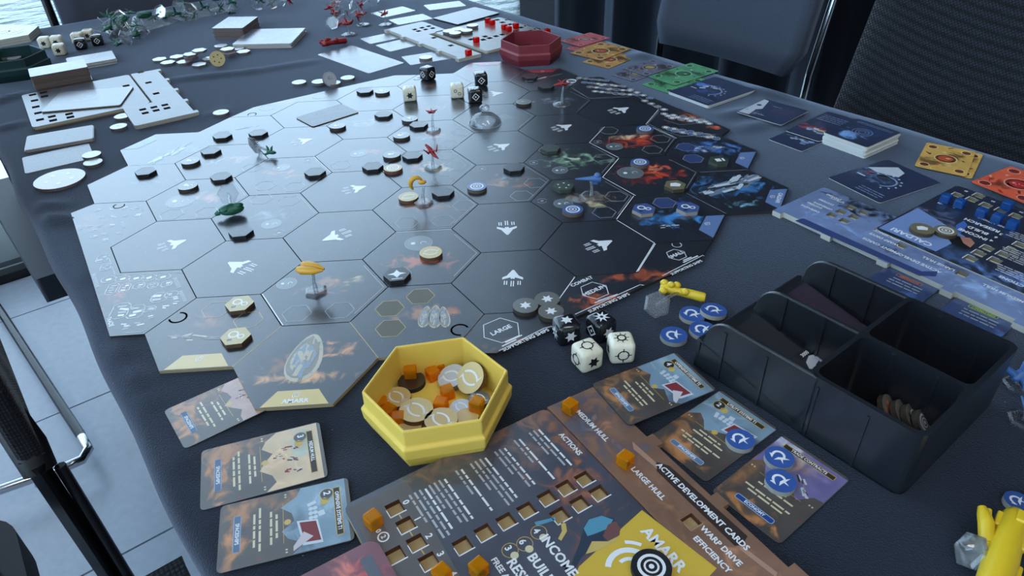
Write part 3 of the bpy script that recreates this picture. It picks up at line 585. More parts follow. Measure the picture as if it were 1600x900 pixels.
for (s_, px, py, sz) in (('COMBAT', 909, 440, .0052), ('SUPPORTING SHIPS', 822, 531, .0046), ('SUPPORTING SHIPS', 952, 473, .0046), ('SUPPORTING SHIPS', 1073, 418, .0040)):
    p = L_((px, py))[0]; text(s_, sz, t2, p[0], p[1], ZI, WHITE, .53)
q = MB(); puzzle(q, Vector(L_((706, 550))[0]), Vector(L_((757, 491))[0]), .0062, ZI, 0, .0014); puzzle(q, Vector(L_((1070, 377))[0]), Vector(L_((1040, 379))[0]), .004, ZI, 1, .0008); q.build('puzzle_joint', [JOINT, WHITE], t2)
q = MB(); L1 = lambda *ps: [(W2(*p)[0] - c1[0], W2(*p)[1] - c1[1]) for p in ps]; puzzle(q, Vector(L1((306, 468))[0]), Vector(L1((228, 517))[0]), .0062, ZI, 0, .0014); puzzle(q, Vector(L1((220, 316))[0]), Vector(L1((160, 318))[0]), .005, ZI, 0); q.build('puzzle_joint', [JOINT, WHITE], t1)
# upper right chart: rows of silver ovals
q = MB(); L3 = lambda p: (W2(*p)[0] - c3[0], W2(*p)[1] - c3[1])
for (p0, p1, rows_, cols, st) in (((905, 122), (955, 148), 4, 5, (10.5, 1.0)), ((940, 133), (985, 150), 3, 4, (11, .6)), ((985, 140), (1030, 162), 2, 4, (10, 4.5)), ((1038, 178), (1062, 186), 3, 5, (14.5, 2.2)), ((1040, 199), (1068, 206), 3, 6, (13, 2.4))):
    for r in range(rows_):
        for c_ in range(cols):
            px = p0[0] + (p1[0] - p0[0]) * r / max(1, rows_ - 1) * .5 + st[0] * c_; py = p0[1] + (p1[1] - p0[1]) * r / max(1, rows_ - 1) * .8 + st[1] * c_; x, y = L3((px, py))
            q.ring(x, y, .0042, .0005, ZI, 0, 10); q.disc(x, y, .0029, ZI, rnd.choice((0, 0, 1, 3)), 7)
for (p0, p1) in (((893, 137), (920, 154)), ((920, 154), (983, 151)), ((983, 143), (1030, 171)), ((1037, 187), (1062, 195)), ((1062, 195), (1095, 192)), ((1038, 205), (1065, 213)), ((1065, 213), (1118, 210)), ((1030, 174), (1012, 193)), ((1012, 193), (1052, 213))): q.line([L3(p0), L3(p1)], .0007, ZI, 1)
q.build('printed_chart', [WHITE, GREYI, GOLDI, mat('blue_ink', (80, 110, 160), .4)], t3)
q = MB(); puzzle(q, Vector(L3((1086, 212))), Vector(L3((1106, 211))), .004, ZI, 0, .0008); q.build('puzzle_joint', [GREYI], t3)
q = MB(); L4 = lambda p: (W2(*p)[0] - c4[0], W2(*p)[1] - c4[1]); p = L4((418, 168)); q.line(hexpoly(p[0], p[1], .011, 30), .0005, ZI, 0, True); p = L4((500, 150)); q.line(hexpoly(p[0], p[1], .011, 30), .0005, ZI, 0, True)
puzzle(q, Vector(L4((363, 182))), Vector(L4((420, 181))), .005, ZI, 1); puzzle(q, Vector(L4((655, 118))), Vector(L4((638, 126))), .005, ZI, 1); q.build('printed_chart', [GREYI, JOINT], t4)
# ================================================================== tokens and dice
TT = 0.0034
TM_ = {'dark': ((38, 40, 44), (26, 26, 28)), 'grey': ((98, 98, 94), (62, 54, 46)), 'gold': ((205, 186, 128), (92, 66, 44)), 'blue': ((52, 84, 150), (150, 148, 140)), 'bluering': ((60, 92, 150), (95, 80, 70)), 'khaki': ((112, 106, 82), (70, 60, 44)),
       'olive': ((58, 70, 62), (60, 66, 56)), 'white': ((185, 190, 198), (110, 106, 104)), 'tan': ((196, 172, 120), (110, 70, 52)), 'black': ((30, 30, 34), (20, 20, 22)), 'bluehex': ((66, 88, 140), (150, 140, 128)), 'goldhex': ((198, 184, 136), (84, 60, 40)), 'mauve': ((165, 150, 160), (120, 105, 105))}
def tmat(k): return [mat('token_' + k, TM_[k][0], .3, Coat_Weight=.25 if k in ('gold', 'goldhex', 'tan', 'blue') else .5 if k == 'dark' else .8, Coat_Roughness=.15, Coat_IOR=1.6, bump=.04), mat('token_edge_' + k, TM_[k][1], .7)]
def star(n, r0, r1, x=0, y=0, rot=0): return [(x + (r0 if i % 2 == 0 else r1) * math.cos(rot + PI * i / n), y + (r0 if i % 2 == 0 else r1) * math.sin(rot + PI * i / n)) for i in range(2 * n)]
def icon(q, kind, r, z, mi=0):
    if kind == 'ring': q.ring(0, 0, r * .62, r * .16, z, mi); q.ring(0, 0, r * .34, r * .1, z, mi, 16); q.disc(0, 0, r * .14, z, mi, 8)
    elif kind == 'star': q.flat(star(6, r * .5, r * .26, rot=.4), z, mi)
    elif kind == 'eye':
        q.ring(0, -r * .35, r * .75, r * .13, z, mi, 12, .7, 2.45); q.ring(0, r * .35, r * .75, r * .13, z, mi, 12, PI + .7, PI + 2.45); q.flat([(r * .5, r * .1), (r * .75, r * .5), (r * .62, r * .02)], z, mi); q.flat([(-r * .5, -r * .1), (-r * .75, -r * .5), (-r * .62, -r * .02)], z, mi)
    elif kind == 'swirl':
        q.ring(-r * .12, r * .05, r * .38, r * .17, z, mi, 14, .2, 3.6); q.flat([(r * .15, r * .1), (r * .62, r * .34), (r * .3, -.05 * r), (r * .55, -r * .35), (r * .2, -r * .15), (-.1 * r, -r * .5), (-.05 * r, -r * .1)], z, mi); q.flat([(-r * .7, -r * .2), (-r * .3, -r * .45), (-r * .4, -r * .1)], z, mi)
    elif kind == 'bird': q.flat([(-r * .7, 0), (-r * .2, r * .18), (0, r * .55), (r * .2, r * .18), (r * .7, 0), (r * .25, -r * .12), (0, -r * .5), (-r * .25, -r * .12)], z, mi); q.rect(0, -r * .62, r * .8, r * .08, z, mi)
    elif kind == 'gear': q.ring(-r * .15, r * .2, r * .3, r * .12, z, mi, 12); q.ring(r * .35, -r * .1, r * .2, r * .1, z, mi, 10); q.rect(-r * .35, -r * .35, r * .3, r * .2, z, mi + 1)
    elif kind == 'build': q.flat([(-r * .5, -r * .15), (-r * .3, r * .4), (r * .2, r * .4), (r * .55, r * .05), (r * .3, -r * .35)], z, mi)
    elif kind == 'lock': q.rect(-r * .05, 0, r * .5, r * .6, z, mi); q.rect(r * .45, 0, r * .2, r * .6, z, mi)
    elif kind == 'planet': q.disc(-r * .2, .1 * r, r * .25, z, mi, 10); q.ring(r * .3, -r * .05, r * .22, r * .12, z, mi, 10, 0, 4); q.rect(0, r * .45, r * .9, r * .06, z, mi)
    elif kind == 'dots':
        for i in range(5): q.disc(r * .5 * math.cos(i * 1.26), r * .5 * math.sin(i * 1.26), r * .1, z, mi, 6)
TKM = {}
def token(shape, k, px, py, label, ic=None, r=None, on=Z1, rz=None, name=None, group='cardboard tokens', h=None, ink=None, th=TT, loc=None, rot=None):
    r = (r or (11.0 if shape == 'hex' else 9.6)) * mm; key = (shape, k, ic, r, th, ink.name if ink else '')
    loc = loc or T(px, py, on + th); loc = Vector((loc[0], loc[1], loc[2] - th if rot is None else loc[2]))
    if key not in TKM:
        q = MB(); q.prism(hexpoly(0, 0, r) if shape == 'hex' else [(r * math.cos(2 * PI * i / 28), r * math.sin(2 * PI * i / 28)) for i in range(28)], 0, th); me = q.mesh('token_body', tmat(k)); im = None
        if ic: q = MB(); icon(q, ic, r, th + .0001); im = q.mesh('icon_print', [ink or WHITE, DARKI])
        elif k in ('dark', 'white', 'grey', 'mauve'): q = MB(); (q.ring(0, 0, r * .88, r * .04, th + .0001, 0) if shape != 'hex' else q.line(hexpoly(0, 0, r * .88), r * .04, th + .0001, 0, True)); icon(q, 'dots' if shape == 'hex' else 'planet', r * .8, th + .0001); im = q.mesh('icon_print', [DIMI if k == 'dark' else GREYI, DARKI])
        TKM[key] = (me, im)
    t = thing(name or ('hex_token' if shape == 'hex' else 'round_token'), label, 'token', loc, (rz if rz is not None else 0), group, rot)
    par = t
    for nm, me in zip(('token_body', 'icon_print'), TKM[key]):
        if me: o = bpy.data.objects.new(nm, me); COL.objects.link(o); o.parent = par; (o.__setitem__('kind', 'stuff') if nm == 'icon_print' else None)
    return t
G = 'tokens lying on the hex board'
for (s_, k, px, py, ic, d) in (
 ('hex', 'dark', 347, 211, None, 'dark hex token on the Gallente piece, nearer the outer edge'), ('hex', 'dark', 403, 207, None, 'dark hex token on the Gallente piece just above the fallen clear stand'), ('hex', 'dark', 329, 235, None, 'dark hex token straddling a seam above the far left round token'),
 ('round', 'grey', 297, 251, 'planet', 'grey round token at the left corner beside two dark hex tokens'), ('hex', 'dark', 227, 267, None, 'leftmost dark hex token on the board'), ('hex', 'dark', 345, 275, None, 'dark hex token directly above the clear stand with the green ship'),
 ('round', 'grey', 293, 290, 'planet', 'grey round token on the pale planet tile by the border chart'), ('hex', 'dark', 376, 361, None, 'dark hex token lying just below the toppled green ship'), ('hex', 'dark', 492, 268, None, 'dark hex token alone between the arrow tile and the orange planet tile'),
 ('round', 'grey', 612, 241, 'planet', 'pale round token touching a dark hex token at the board centre'), ('hex', 'dark', 644, 242, None, 'dark hex token left of the central red ship'), ('hex', 'dark', 582, 259, None, 'dark hex token touching the left side of a cream disc'),
 ('round', 'tan', 614, 262, 'ring', 'cream disc below two tokens at the board centre'), ('round', 'gold', 638, 307, 'eye', 'gold disc tucked against the gold ship stand'), ('hex', 'dark', 692, 299, None, 'dark hex token right of the gold ship stand'), ('round', 'bluering', 745, 291, 'ring', 'blue ringed disc alone right of the gold ship'),
 ('hex', 'dark', 803, 261, None, 'dark hex token alone above the blue ringed disc'), ('round', 'gold', 673, 394, 'eye', 'gold disc on the planet tile in the near centre'), ('hex', 'dark', 620, 428, 'bird', 'dark hex token printed with a winged emblem'),
 ('hex', 'dark', 570, 141, None, 'dark hex token by the far border beside a round one'), ('round', 'grey', 597, 142, 'planet', 'round token by the far border beside a hex one'), ('hex', 'dark', 599, 178, None, 'dark hex token right of the face-down card'), ('round', 'grey', 527, 196, 'planet', 'round token touching the near corner of the face-down card'),
 ('round', 'grey', 640, 185, 'planet', 'round token above a hex token left of the far red ship'), ('hex', 'dark', 654, 194, None, 'dark hex token against the stand of the far red ship'), ('round', 'grey', 627, 211, 'planet', 'round token left of and below the far red ship'),
 ('hex', 'dark', 828, 119, None, 'dark hex token nearest to the red box'), ('hex', 'dark', 853, 134, None, 'dark hex token left of the red ship on a round stand'), ('round', 'grey', 818, 159, None, 'round token alone right of the far black dice'), ('hex', 'olive', 860, 231, None, 'dark green hex token alone at the corner of the green nebula tile'),
 ('round', 'bluering', 1008, 201, 'ring', 'blue ringed disc above the fiery nebula'), ('round', 'bluering', 1000, 253, 'ring', 'blue ringed disc overlapping a grey planet'), ('hex', 'khaki', 1055, 289, 'build', 'khaki hex token with white emblem beside the red nebula'), ('hex', 'olive', 1123, 250, 'lock', 'dark green hex token with white bar on the Caldari piece'),
 ('hex', 'olive', 880, 290, 'dots', 'dull green hex token left of the blue ship'), ('round', 'bluering', 895, 327, 'ring', 'blue ringed disc below the blue ship'), ('hex', 'bluehex', 1006, 326, 'gear', 'blue hex token with gears, nearer the board centre'), ('hex', 'bluehex', 1075, 324, 'gear', 'blue hex token with gears, nearer the blue edge tab'),
 ('hex', 'goldhex', 374, 474, 'gear', 'gold hex token with gears at the top of the Amarr piece'), ('hex', 'goldhex', 368, 525, 'gear', 'gold hex token with gears nearer the gold edge tab'), ('round', 'grey', 821, 477, 'star', 'grey star disc, leftmost of three'), ('round', 'grey', 855, 467, 'star', 'grey star disc, farthest of three'), ('round', 'grey', 861, 486, 'star', 'grey star disc, touching the black die')):
    token(s_, k, px, py, d, ic, group=G, rz=.1 if s_ == 'hex' else random.Random(px).uniform(-.6, .6), on=Z1)
G = 'blue discs'
B1 = token('round', 'blue', 1115, 484, 'blue disc with white emblem beside the tray fin', 'swirl', group=G, on=.003, rz=-.7, r=9.5); B1.rotation_euler[0] = -.08
token('round', 'blue', 1082, 490, 'blue disc partly under another blue disc by the yellow ship', 'swirl', group=G, on=0, rz=-.6, r=9.4)
token('round', 'blue', 1053, 523, 'blue disc lying alone on the cloth nearest the dice', 'swirl', group=G, on=0, rz=.5, r=9.5)
token('round', 'blue', 1098, 514, 'blue disc mostly hidden behind the tray corner', 'swirl', group=G, on=0, rz=0, r=9.4)
token('round', 'blue', 1157, 686, 'blue disc on the UTILITY SYSTEMS card', 'swirl', group=G, on=.0006, rz=-.4, r=8.3)
token('round', 'blue', 1218, 714, 'blue disc nearer the title of the TRADE CONTRACTS card', 'swirl', group=G, on=.0006, rz=-1.0, r=8.3)
token('round', 'blue', 1220, 751, 'blue disc nearer the centre of the TRADE CONTRACTS card', 'swirl', group=G, on=.0006, rz=-.4, r=8.3)
G = 'pale tokens on the cloth'
token('round', 'white', 345, 175, 'pale disc alone between the far hex tokens and the board', group=G, on=0)
token('round', 'white', 191, 181, 'pale disc just below the Gallente board corner, upper of two', group=G, on=0); token('round', 'white', 185, 197, 'pale disc just below the Gallente board corner, lower of two', group=G, on=0)
token('round', 'white', 143, 241, 'pale disc resting on the corner of a grey card', 'dots', group=G, on=.002); token('round', 'white', 145, 253, 'pale disc on the cloth under the grey card corner', group=G, on=0)
token('round', 'mauve', 93, 279, 'large pale medallion with a printed emblem at the left', 'dots', r=24.5, on=0, name='medallion', th=.003, group=None)
token('round', 'white', 467, 128, 'pale disc lying alone left of the tumbled discs', group=G, on=0)
for i, (px, py, on, tx) in enumerate(((498, 127, .0, -.2), (521, 129, 0, 0), (543, 121, 0, 0))): token('round', 'white' if i != 1 else 'mauve', px, py, ('pale disc leaning at the left of the tumbled discs', 'mauve disc lying in the middle of the tumbled discs', 'pale disc at the right of the tumbled discs')[i], group=G, on=.002 * (i == 0), rz=0)
o = token('round', 'white', 515, 121, 'pale disc standing nearly on edge among tumbled discs', group=G, rot=(1.2, 0.3, .5), loc=T(514, 124, .009))
token('round', 'white', 665, 89, 'pale disc on the white card beside the far black die', 'dots', group=G, on=.0006)
for i, (px, py, w) in enumerate(((701, 48, 'leftmost'), (711, 51, 'nearest'), (715, 45, 'inner'), (729, 47, 'right-hand'), (738, 39, 'farthest'))): token('round', 'white', px, py, w + ' pale disc on the Minmatar player board', 'dots', group='discs on the Minmatar board', on=.006)
for i, (px, py, on, k, w) in enumerate(((249, 92, 0, 'white', 'leftmost of the heap'), (262, 97, 0, 'white', 'second from the left of the heap'), (276, 88, 0, 'white', 'behind a mauve one at the left of the heap'), (287, 96, 0, 'mauve', 'mauve, at the front of the heap'), (297, 84, .0075, 'mauve', 'on the left part of the heap top'), (298, 88, .0038, 'white', 'under the left top of the heap'),
      (311, 78, .009, 'white', 'highest on the heap'), (311, 100, 0, 'white', 'nearest of the heap'), (327, 91, 0, 'white', 'left of the cream disc'), (355, 76, .0075, 'white', 'right of the cream disc on top'), (357, 82, .0038, 'mauve', 'under the one right of the cream disc'), (380, 80, 0, 'mauve', 'rightmost of the heap'), (372, 75, 0, 'white', 'behind the rightmost of the heap'), (345, 71, 0, 'mauve', 'at the back of the heap'))):
    token('hex', k, px, py, 'pale hex token ' + w if k == 'white' else 'mauve hex token ' + w, group='heap of hex tokens at the far left', on=on, rz=i * .4)
token('round', 'gold', 339, 85, 'cream disc standing on edge in the hex token heap', 'dots', r=11, ink=DARKI, rot=(1.25, 0, .2), loc=T(340, 92, .010), group=None)
token('round', 'black', 1018, 885, 'black disc with white emblem on the gold AMARR panel', 'ring', r=10, on=.0052, group=None, rz=-.9)
token('round', 'khaki', 1441, 357, 'khaki disc with white centre on the CALDARI panel', 'build', r=9.6, on=.0052, group=None); token('round', 'khaki', 1478, 360, 'brown disc with white crescent on the CALDARI board', 'ring', r=9, on=.0052, group=None)
# dice
def die(px, py, dark, label, rz=0.3, icons=('star', 'ring', 'cross'), on=0, sz=17.2, group='symbol dice'):
    sz = sz * mm; loc = T(px, py, on + sz / 2); loc = Vector((loc.x, loc.y, CL + on)); t = thing('black_die' if dark else 'cream_die', label, 'die', loc, rz, group)
    key = 'die%d' % dark
    if key not in TKM:
        bm = bmesh.new(); bmesh.ops.create_cube(bm, size=1); bmesh.ops.bevel(bm, geom=bm.edges[:] + bm.verts[:], offset=.2, segments=4, profile=.5, affect='EDGES')
        me = bpy.data.meshes.new('die_body'); bm.to_mesh(me); bm.free()
        for p in me.polygons: p.use_smooth = True
        me.materials.append(mat('die_black', (12, 13, 16), .12, var=1.5, bscale=6, Coat_Weight=.5) if dark else mat('die_cream', (212, 208, 188), .25, var=.12, bscale=5, Subsurface_Weight=.2, Subsurface_Radius=(.004, .004, .003))); TKM[key] = me
    o = bpy.data.objects.new('die_body', TKM[key]); COL.objects.link(o); o.parent = t; o.scale = (sz,) * 3; o.location = (0, 0, sz / 2)
    for f, ic in enumerate(icons):
        q = MB(); r = sz * .36
        if ic == 'star': q.flat(star(6, r * .75, r * .4), 0)
        elif ic == 'burst': q.flat(star(8, r, r * .4), 0); q.disc(0, 0, r * .2, .00005, 1)
        elif ic == 'aim':
            q.ring(0, 0, r * .6, r * .14, 0); 
            for i in range(4): q.rect(r * .7 * math.cos(i * PI / 2), r * .7 * math.sin(i * PI / 2), r * .5, r * .12, .00003, 0, i * PI / 2)
        elif ic == 'sun':
            q.ring(0, 0, r * .45, r * .18, 0)
            for i in range(8): q.rect(r * .7 * math.cos(i * PI / 4), r * .7 * math.sin(i * PI / 4), r * .3, r * .1, .00003, 0, i * PI / 4)
        elif ic == 'dia': q.line([(0, r * .7), (r * .7, 0), (0, -r * .7), (-r * .7, 0)], r * .16, 0, 0, True); q.rect(0, 0, r * .3, r * .3, 0, 0, .78)
        elif ic == 'two': q.ring(-r * .4, r * .3, r * .28, r * .12, 0); q.ring(r * .4, -r * .3, r * .28, r * .12, 0)
        o = q.build('icon_print', [WHITE if dark else BLACKI, BLACKI if dark else WHITE], t)
        o.matrix_local = Matrix.Translation((0, 0, sz / 2)) @ (Matrix.Identity(4), Matrix.Rotation(PI / 2, 4, 'X'), Matrix.Rotation(-PI / 2, 4, 'Z') @ Matrix.Rotation(PI / 2, 4, 'X'))[f] @ Matrix.Translation((0, 0, sz / 2 + .0001))
    return t
die(885, 515, 1, 'glossy black die with a star on top beside grey star discs', .25, ('star', 'star', 'burst')); die(939, 510, 1, 'glossy black die with a white burst on top', .5, ('burst', 'star', 'dia'))
die(917, 555, 0, 'cream die with a cross-hair on top, nearest the player board', .42, ('aim', 'star', 'aim')); die(970, 543, 0, 'cream die with a sun on top and cross-hair in front', .02, ('sun', 'aim', 'star'))
die(668, 114, 1, 'black die standing alone by the white card', .75, ('sun', 'dia', 'dia'), Z1); die(640, 146, 0, 'cream die with a star in front, left on the board', .1, ('sun', 'star', 'aim'), Z1); die(714, 141, 0, 'cream die with rings in front, touching black dice', .08, ('sun', 'two', 'aim'), Z1)
die(742, 148, 1, 'black die nearest the clear dome', .12, ('sun', 'dia', 'star'), Z1); die(751, 123, 1, 'black die behind another black die by the dome', .1, ('sun', 'dia', 'star'), Z1)
G = 'dice lined up at the far left'
die(70, 66, 0, 'cream die behind the green box rim', .2, ('sun', 'star', 'aim'), group=G); die(93, 77, 0, 'cream die with a dark star at the front of the row', .2, ('sun', 'star', 'aim'), group=G); die(89, 64, 0, 'cream die just behind the front cream die', .2, ('sun', 'star', 'aim'), group=G)
die(126, 68, 1, 'black die left of the rounded black die', .25, ('sun', 'dia', 'star'), group=G); die(152, 62, 1, 'black die at the right end of the far row', .3, ('sun', 'dia', 'star'), group=G); die(121, 59, 0, 'cream die behind the left black die', .2, ('sun', 'star', 'aim'), group=G); die(138, 54, 0, 'cream die farthest of the row', .2, ('sun', 'star', 'aim'), group=G)
# ================================================================== player boards
BT, HF = 0.0050, 0.0016                        # board thickness, floor of the slots
CUBE = {'AMARR': (236, 160, 24), 'CALDARI': (48, 112, 185), 'MINMATAR': (205, 25, 20)}
def gemmat(name, c, f=.36):
    if name in MC: return MC[name]
    m = mat(name, c, .08); nt = m.node_tree; t = nt.nodes.new('ShaderNodeBsdfTransparent'); t.inputs[0].default_value = rgb([min(255, v * 1.15 + 15) for v in c])
    mx = nt.nodes.new('ShaderNodeMixShader'); mx.inputs[0].default_value = f; nt.links.new(t.outputs[0], mx.inputs[1]); nt.links.new(nt.nodes['Principled BSDF'].outputs[0], mx.inputs[2]); nt.links.new(mx.outputs[0], nt.nodes['Material Output'].inputs[0]); return m
def gem(fac, loc, rz, label, group, rot=None):
    key = 'gem' + fac
    if key not in TKM:
        bm = bmesh.new(); bmesh.ops.create_cube(bm, size=.0080); bmesh.ops.bevel(bm, geom=bm.edges[:], offset=.0011, segments=2, profile=.6, affect='EDGES'); me = bpy.data.meshes.new('cube_body'); bm.to_mesh(me); bm.free()
        m = gemmat('gem_' + fac, CUBE[fac]); me.materials.append(m); TKM[key] = me
    o = bpy.data.objects.new('marker_cube', TKM[key]); COL.objects.link(o); o.location = Vector(loc) + Vector((0, 0, .0040)); o.rotation_euler = rot or (0, 0, rz); return tag(o, label, 'cube', group)
def sq(x, y, r=.0043): return [(x - r, y - r), (x + r, y - r), (x + r, y + r), (x - r, y + r)]
FACE = {}
FBASE = {'AMARR': ((52, 54, 64), [(8, -4, 60, 14, (130, 85, 60), .8), (2, -60, 14, 60, (120, 90, 75), .7), (60, -22, 20, 18, (140, 85, 60), .7), (118, -30, 40, 18, (110, 70, 55), .8), (30, -30, 22, 12, (110, 85, 80), .5)], (96, 72, 58), [(22, 18, 42, 30, (78, 78, 90), .95), (34, 22, 14, 8, (170, 120, 90), .8), (110, 10, 40, 14, (132, 96, 72), .7), (165, 14, 30, 14, (150, 110, 84), .7)], (205, 175, 75), (176, 152, 108)),
 'CALDARI': ((26, 32, 46), [(70, -12, 60, 16, (70, 95, 140), .8), (20, -10, 40, 18, (95, 125, 175), .8), (10, -80, 30, 50, (40, 62, 120), .8), (120, -60, 26, 14, (95, 105, 135), .7)], (86, 100, 130), [(50, 16, 40, 14, (140, 165, 205), .7), (130, 16, 40, 14, (120, 145, 190), .7), (185, 14, 30, 14, (125, 150, 195), .6), (168, -26, 40, 16, (24, 27, 36), 1), (118, 20, 22, 8, (40, 48, 72), .8), (70, 6, 20, 7, (44, 52, 78), .8)], (104, 128, 178), (185, 182, 168)),
 'MINMATAR': ((70, 66, 64), [(40, -40, 40, 40, (92, 72, 62), .6)], (72, 72, 76), [], (150, 100, 95), (120, 115, 108)), 'GALLENTE': ((66, 70, 76), [(60, -60, 50, 40, (84, 88, 94), .5)], (66, 70, 76), [], (120, 150, 140), (120, 118, 110))}
def faction(fac, om, os_, flip, mslots, sslots, place, th=0, piv=(0, 0), spiv=(0, 0)):
    rz = RZ + (PI if flip else 0) + th; base, bl, sbase, sbl, panel, floorc = FBASE[fac]; sgn = -1 if flip else 1
    Rm = Matrix.Rotation(rz, 3, 'Z'); loc = AN(om[0], om[1], CL) - Rm @ Vector((*piv, 0)); t = thing('player_board', fac.title() + ' player board with square peg slots ' + place, 'player board', loc, rz, 'player boards')
    lp = lambda px, py: local(t, T(px, py, BT))
    H_ = [sq(lp(*p).x, lp(*p).y) for p in mslots]
    q = MB(); q.prism(rrect(.143, .135, .005, 3, .0715, -.0675), HF, BT, H_, 0, 1, 2, False); q.build('board_face', [printed('face_' + fac, base, bl, stars=0, coat=.85 if fac in ('AMARR', 'CALDARI') else .3), TANE if fac == 'AMARR' else GREYE, mat('slot_wall_' + fac, (86, 52, 28) if fac == 'AMARR' else (120, 116, 100) if fac == 'CALDARI' else (50, 50, 54), .8)], t); FACE[t.name] = bpy.data.objects[COL.objects[-1].name]
    q = MB(); q.prism(rrect(.143, .135, .005, 3, .0715, -.0675), 0, HF); q.build('board_back', [mat('slot_floor_' + fac, floorc if fac in ('AMARR', 'CALDARI') else (30, 30, 34), .8), TANE], t)
    s = thing('development_board', fac.title() + ' card strip board with notched edge ' + place, 'player board', AN(os_[0], os_[1], CL) - Rm @ Vector((*spiv, 0)), rz, 'development card strips')
    ls = lambda px, py: local(s, T(px, py, BT)); H2 = [sq(ls(*p).x, ls(*p).y, .004) for p in sslots]
    P = [(.0, .0008), (.143, .0008), (.143, -.035)] + [(.213 + .004 * math.cos(math.radians(a)), -.031 + .004 * math.sin(math.radians(a))) for a in (-90, -45, 0)] + [(.217, .036)]
    for x in (.213, .162, .110, .058, .006): P += [(x + .0045, .036), (x + .0045, .0405), (x - .0045, .0405), (x - .0045, .036)] if x < .21 else [(.217, .0405), (.2085, .0405), (.2085, .036)]
    P += [(.0, .036)] if P[-1][0] > 0.002 else []
    P2 = [];
    for p in P:
        if not P2 or (Vector(p) - Vector(P2[-1])).length > 1e-5: P2.append(p)
    q = MB(); q.prism(P2, HF, BT, H2, 0, 1, 2, False); q.build('board_face', [printed('strip_' + fac, sbase, sbl, stars=0, coat=.85 if fac in ('AMARR', 'CALDARI') else .3), GREYE if fac != 'AMARR' else mat('amarr_edge', (150, 105, 72), .8), mat('slot_wall_' + fac, (86, 52, 28), .8)], s)
    q = MB(); q.prism([(x * .999, y * .995) for x, y in P2], 0, HF); q.build('board_back', [mat('slot_floor_' + fac, floorc, .8), GREYE if fac != 'AMARR' else BROWNE], s)
    return t, s, lp, ls
ZB = BT + .0001
AM_M = [(913, 748), (884, 762), (855, 778), (823, 797), (791, 814), (757, 832), (723, 852), (936, 770), (906, 787), (875, 805), (617, 794), (634, 820), (651, 848), (670, 877), (618, 867)]
ta, sa, la_, lsa = faction('AMARR', (-.284, -.002), (-.284, -.002), False, AM_M, [(1080, 815)], 'at the near edge of the table', -.105)
CA_M = [(1496, 305), (1519, 312), (1530, 306), (1541, 321), (1565, 329), (1588, 338), (1543, 388), (1530, 396), (1517, 404), (1581, 391), (1568, 398), (1555, 407), (1594, 383)]
tc_, sc_, lc_, lsc = faction('CALDARI', (-.302, .357), (-.302, .356), True, CA_M, [(1408, 384), (1503, 428), (1300, 336), (1314, 331), (1329, 324), (1319, 345), (1334, 339), (1349, 332)], 'at the right behind the black tray', -.06, (.143, 0), (.143, 0))
tm_, sm_, lm_, lsm = faction('MINMATAR', (.342, .420), (.338, .408), True, [(736, 61.5), (755, 62), (758, 57), (765, 59.5), (775, 56.5), (785, 54), (806, 49), (777, 31), (793, 31), (785, 35), (797, 38), (814, 43), (823, 40.5), (829, 48), (839, 45)], [(648, 46), (659.5, 43.3), (670, 41), (654, 48.5), (665, 46), (676, 44), (678, 59), (704.5, 71)], 'at the far end near the red box')
tg_, sg_, lg_, lsg = faction('GALLENTE', (.607, -.022), (.607, -.020), False, [(51, 148), (54, 157), (56, 167), (59.5, 176.5), (62.5, 187), (68, 144.5), (69.5, 150.5), (81, 182), (83, 188), (108, 178), (110, 183), (197, 134)], [(220, 113), (232, 129), (244, 146), (223, 171), (227, 176.5), (240.5, 167.5), (244, 172.5), (257.5, 164), (261, 169)], 'at the far left of the table', -.07)
def frame(q, x, y, r=.0046, z=ZB, mi=0): q.line([(x + r, y - r), (x + r, y + r)], .0007, z, mi); q.line([(x + r, y + r * .0 - r), (x - r * .2, y - r)], .0005, z, mi)
rnd = random.Random(11)
# --- Amarr main board print
q = MB()
P = [la_(*p) for p in ((630, 752), (568, 785))]; xs = (.0015, .036)

q.flat([(v.x, v.y) for v in (la_(1003, 797), la_(1120, 888), la_(1085, 925), la_(895, 905), la_(905, 885))], ZB - .00003, 1)
for (px, py, n_, L_) in ((848, 668, 3, .034), (818, 683, 2, .036), (795, 697, 3, .032), (765, 712, 4, .036), (728, 730, 2, .034), (702, 745, 4, .032), (672, 760, 4, .034)):
    v = la_(px, py)
    for k in range(n_): words(q, v.x + (0 if k == 0 else -.001), v.x + L_ * (1 if k < n_ - 1 else .6), v.y - .003 - k * .0031, .0020, ZB, rnd, 0 if k == 0 else 3)
q.build('text_lines', [WHITE, mat('gold_board_panel', (200, 168, 62), .35), mat('grey_board_panel', (92, 88, 88), .35), mat('soft_ink', (170, 172, 176), .4)], ta)
q = MB(); q.prism([(.003, -.133), (.142, -.133), (.142, -.106), (.003, -.098)], BT, ZB - .00004, [sq(la_(*p).x, la_(*p).y) for p in AM_M[10:15]], 0, 0, 0, False); q.build('printed_panel', [mat('grey_board_panel', (92, 88, 88), .35)], ta)
q = MB()
for p in AM_M: v = la_(*p); frame(q, v.x, v.y, mi=0)
for (i, j) in ((10, 11), (11, 12), (12, 13)): a_, b_ = la_(*AM_M[i]), la_(*AM_M[j]); d = (b_ - a_); q.line([a_ + d * .38, b_ - d * .38], .0007, ZB, 1)
for (px, py) in ((842, 832), (820, 850), (797, 860)): v = la_(px, py); q.ring(v.x, v.y, .0042, .0004, ZB, 1, 20); w = la_(px + 7, py + 8); q.disc(w.x, w.y, .0022, ZB + .00004, 2, 10)
v = la_(599, 839); q.ring(v.x, v.y, .0028, .0008, ZB, 0, 16); q.build('printed_marks', [WHITE, GOLDI, CREAMI], ta)
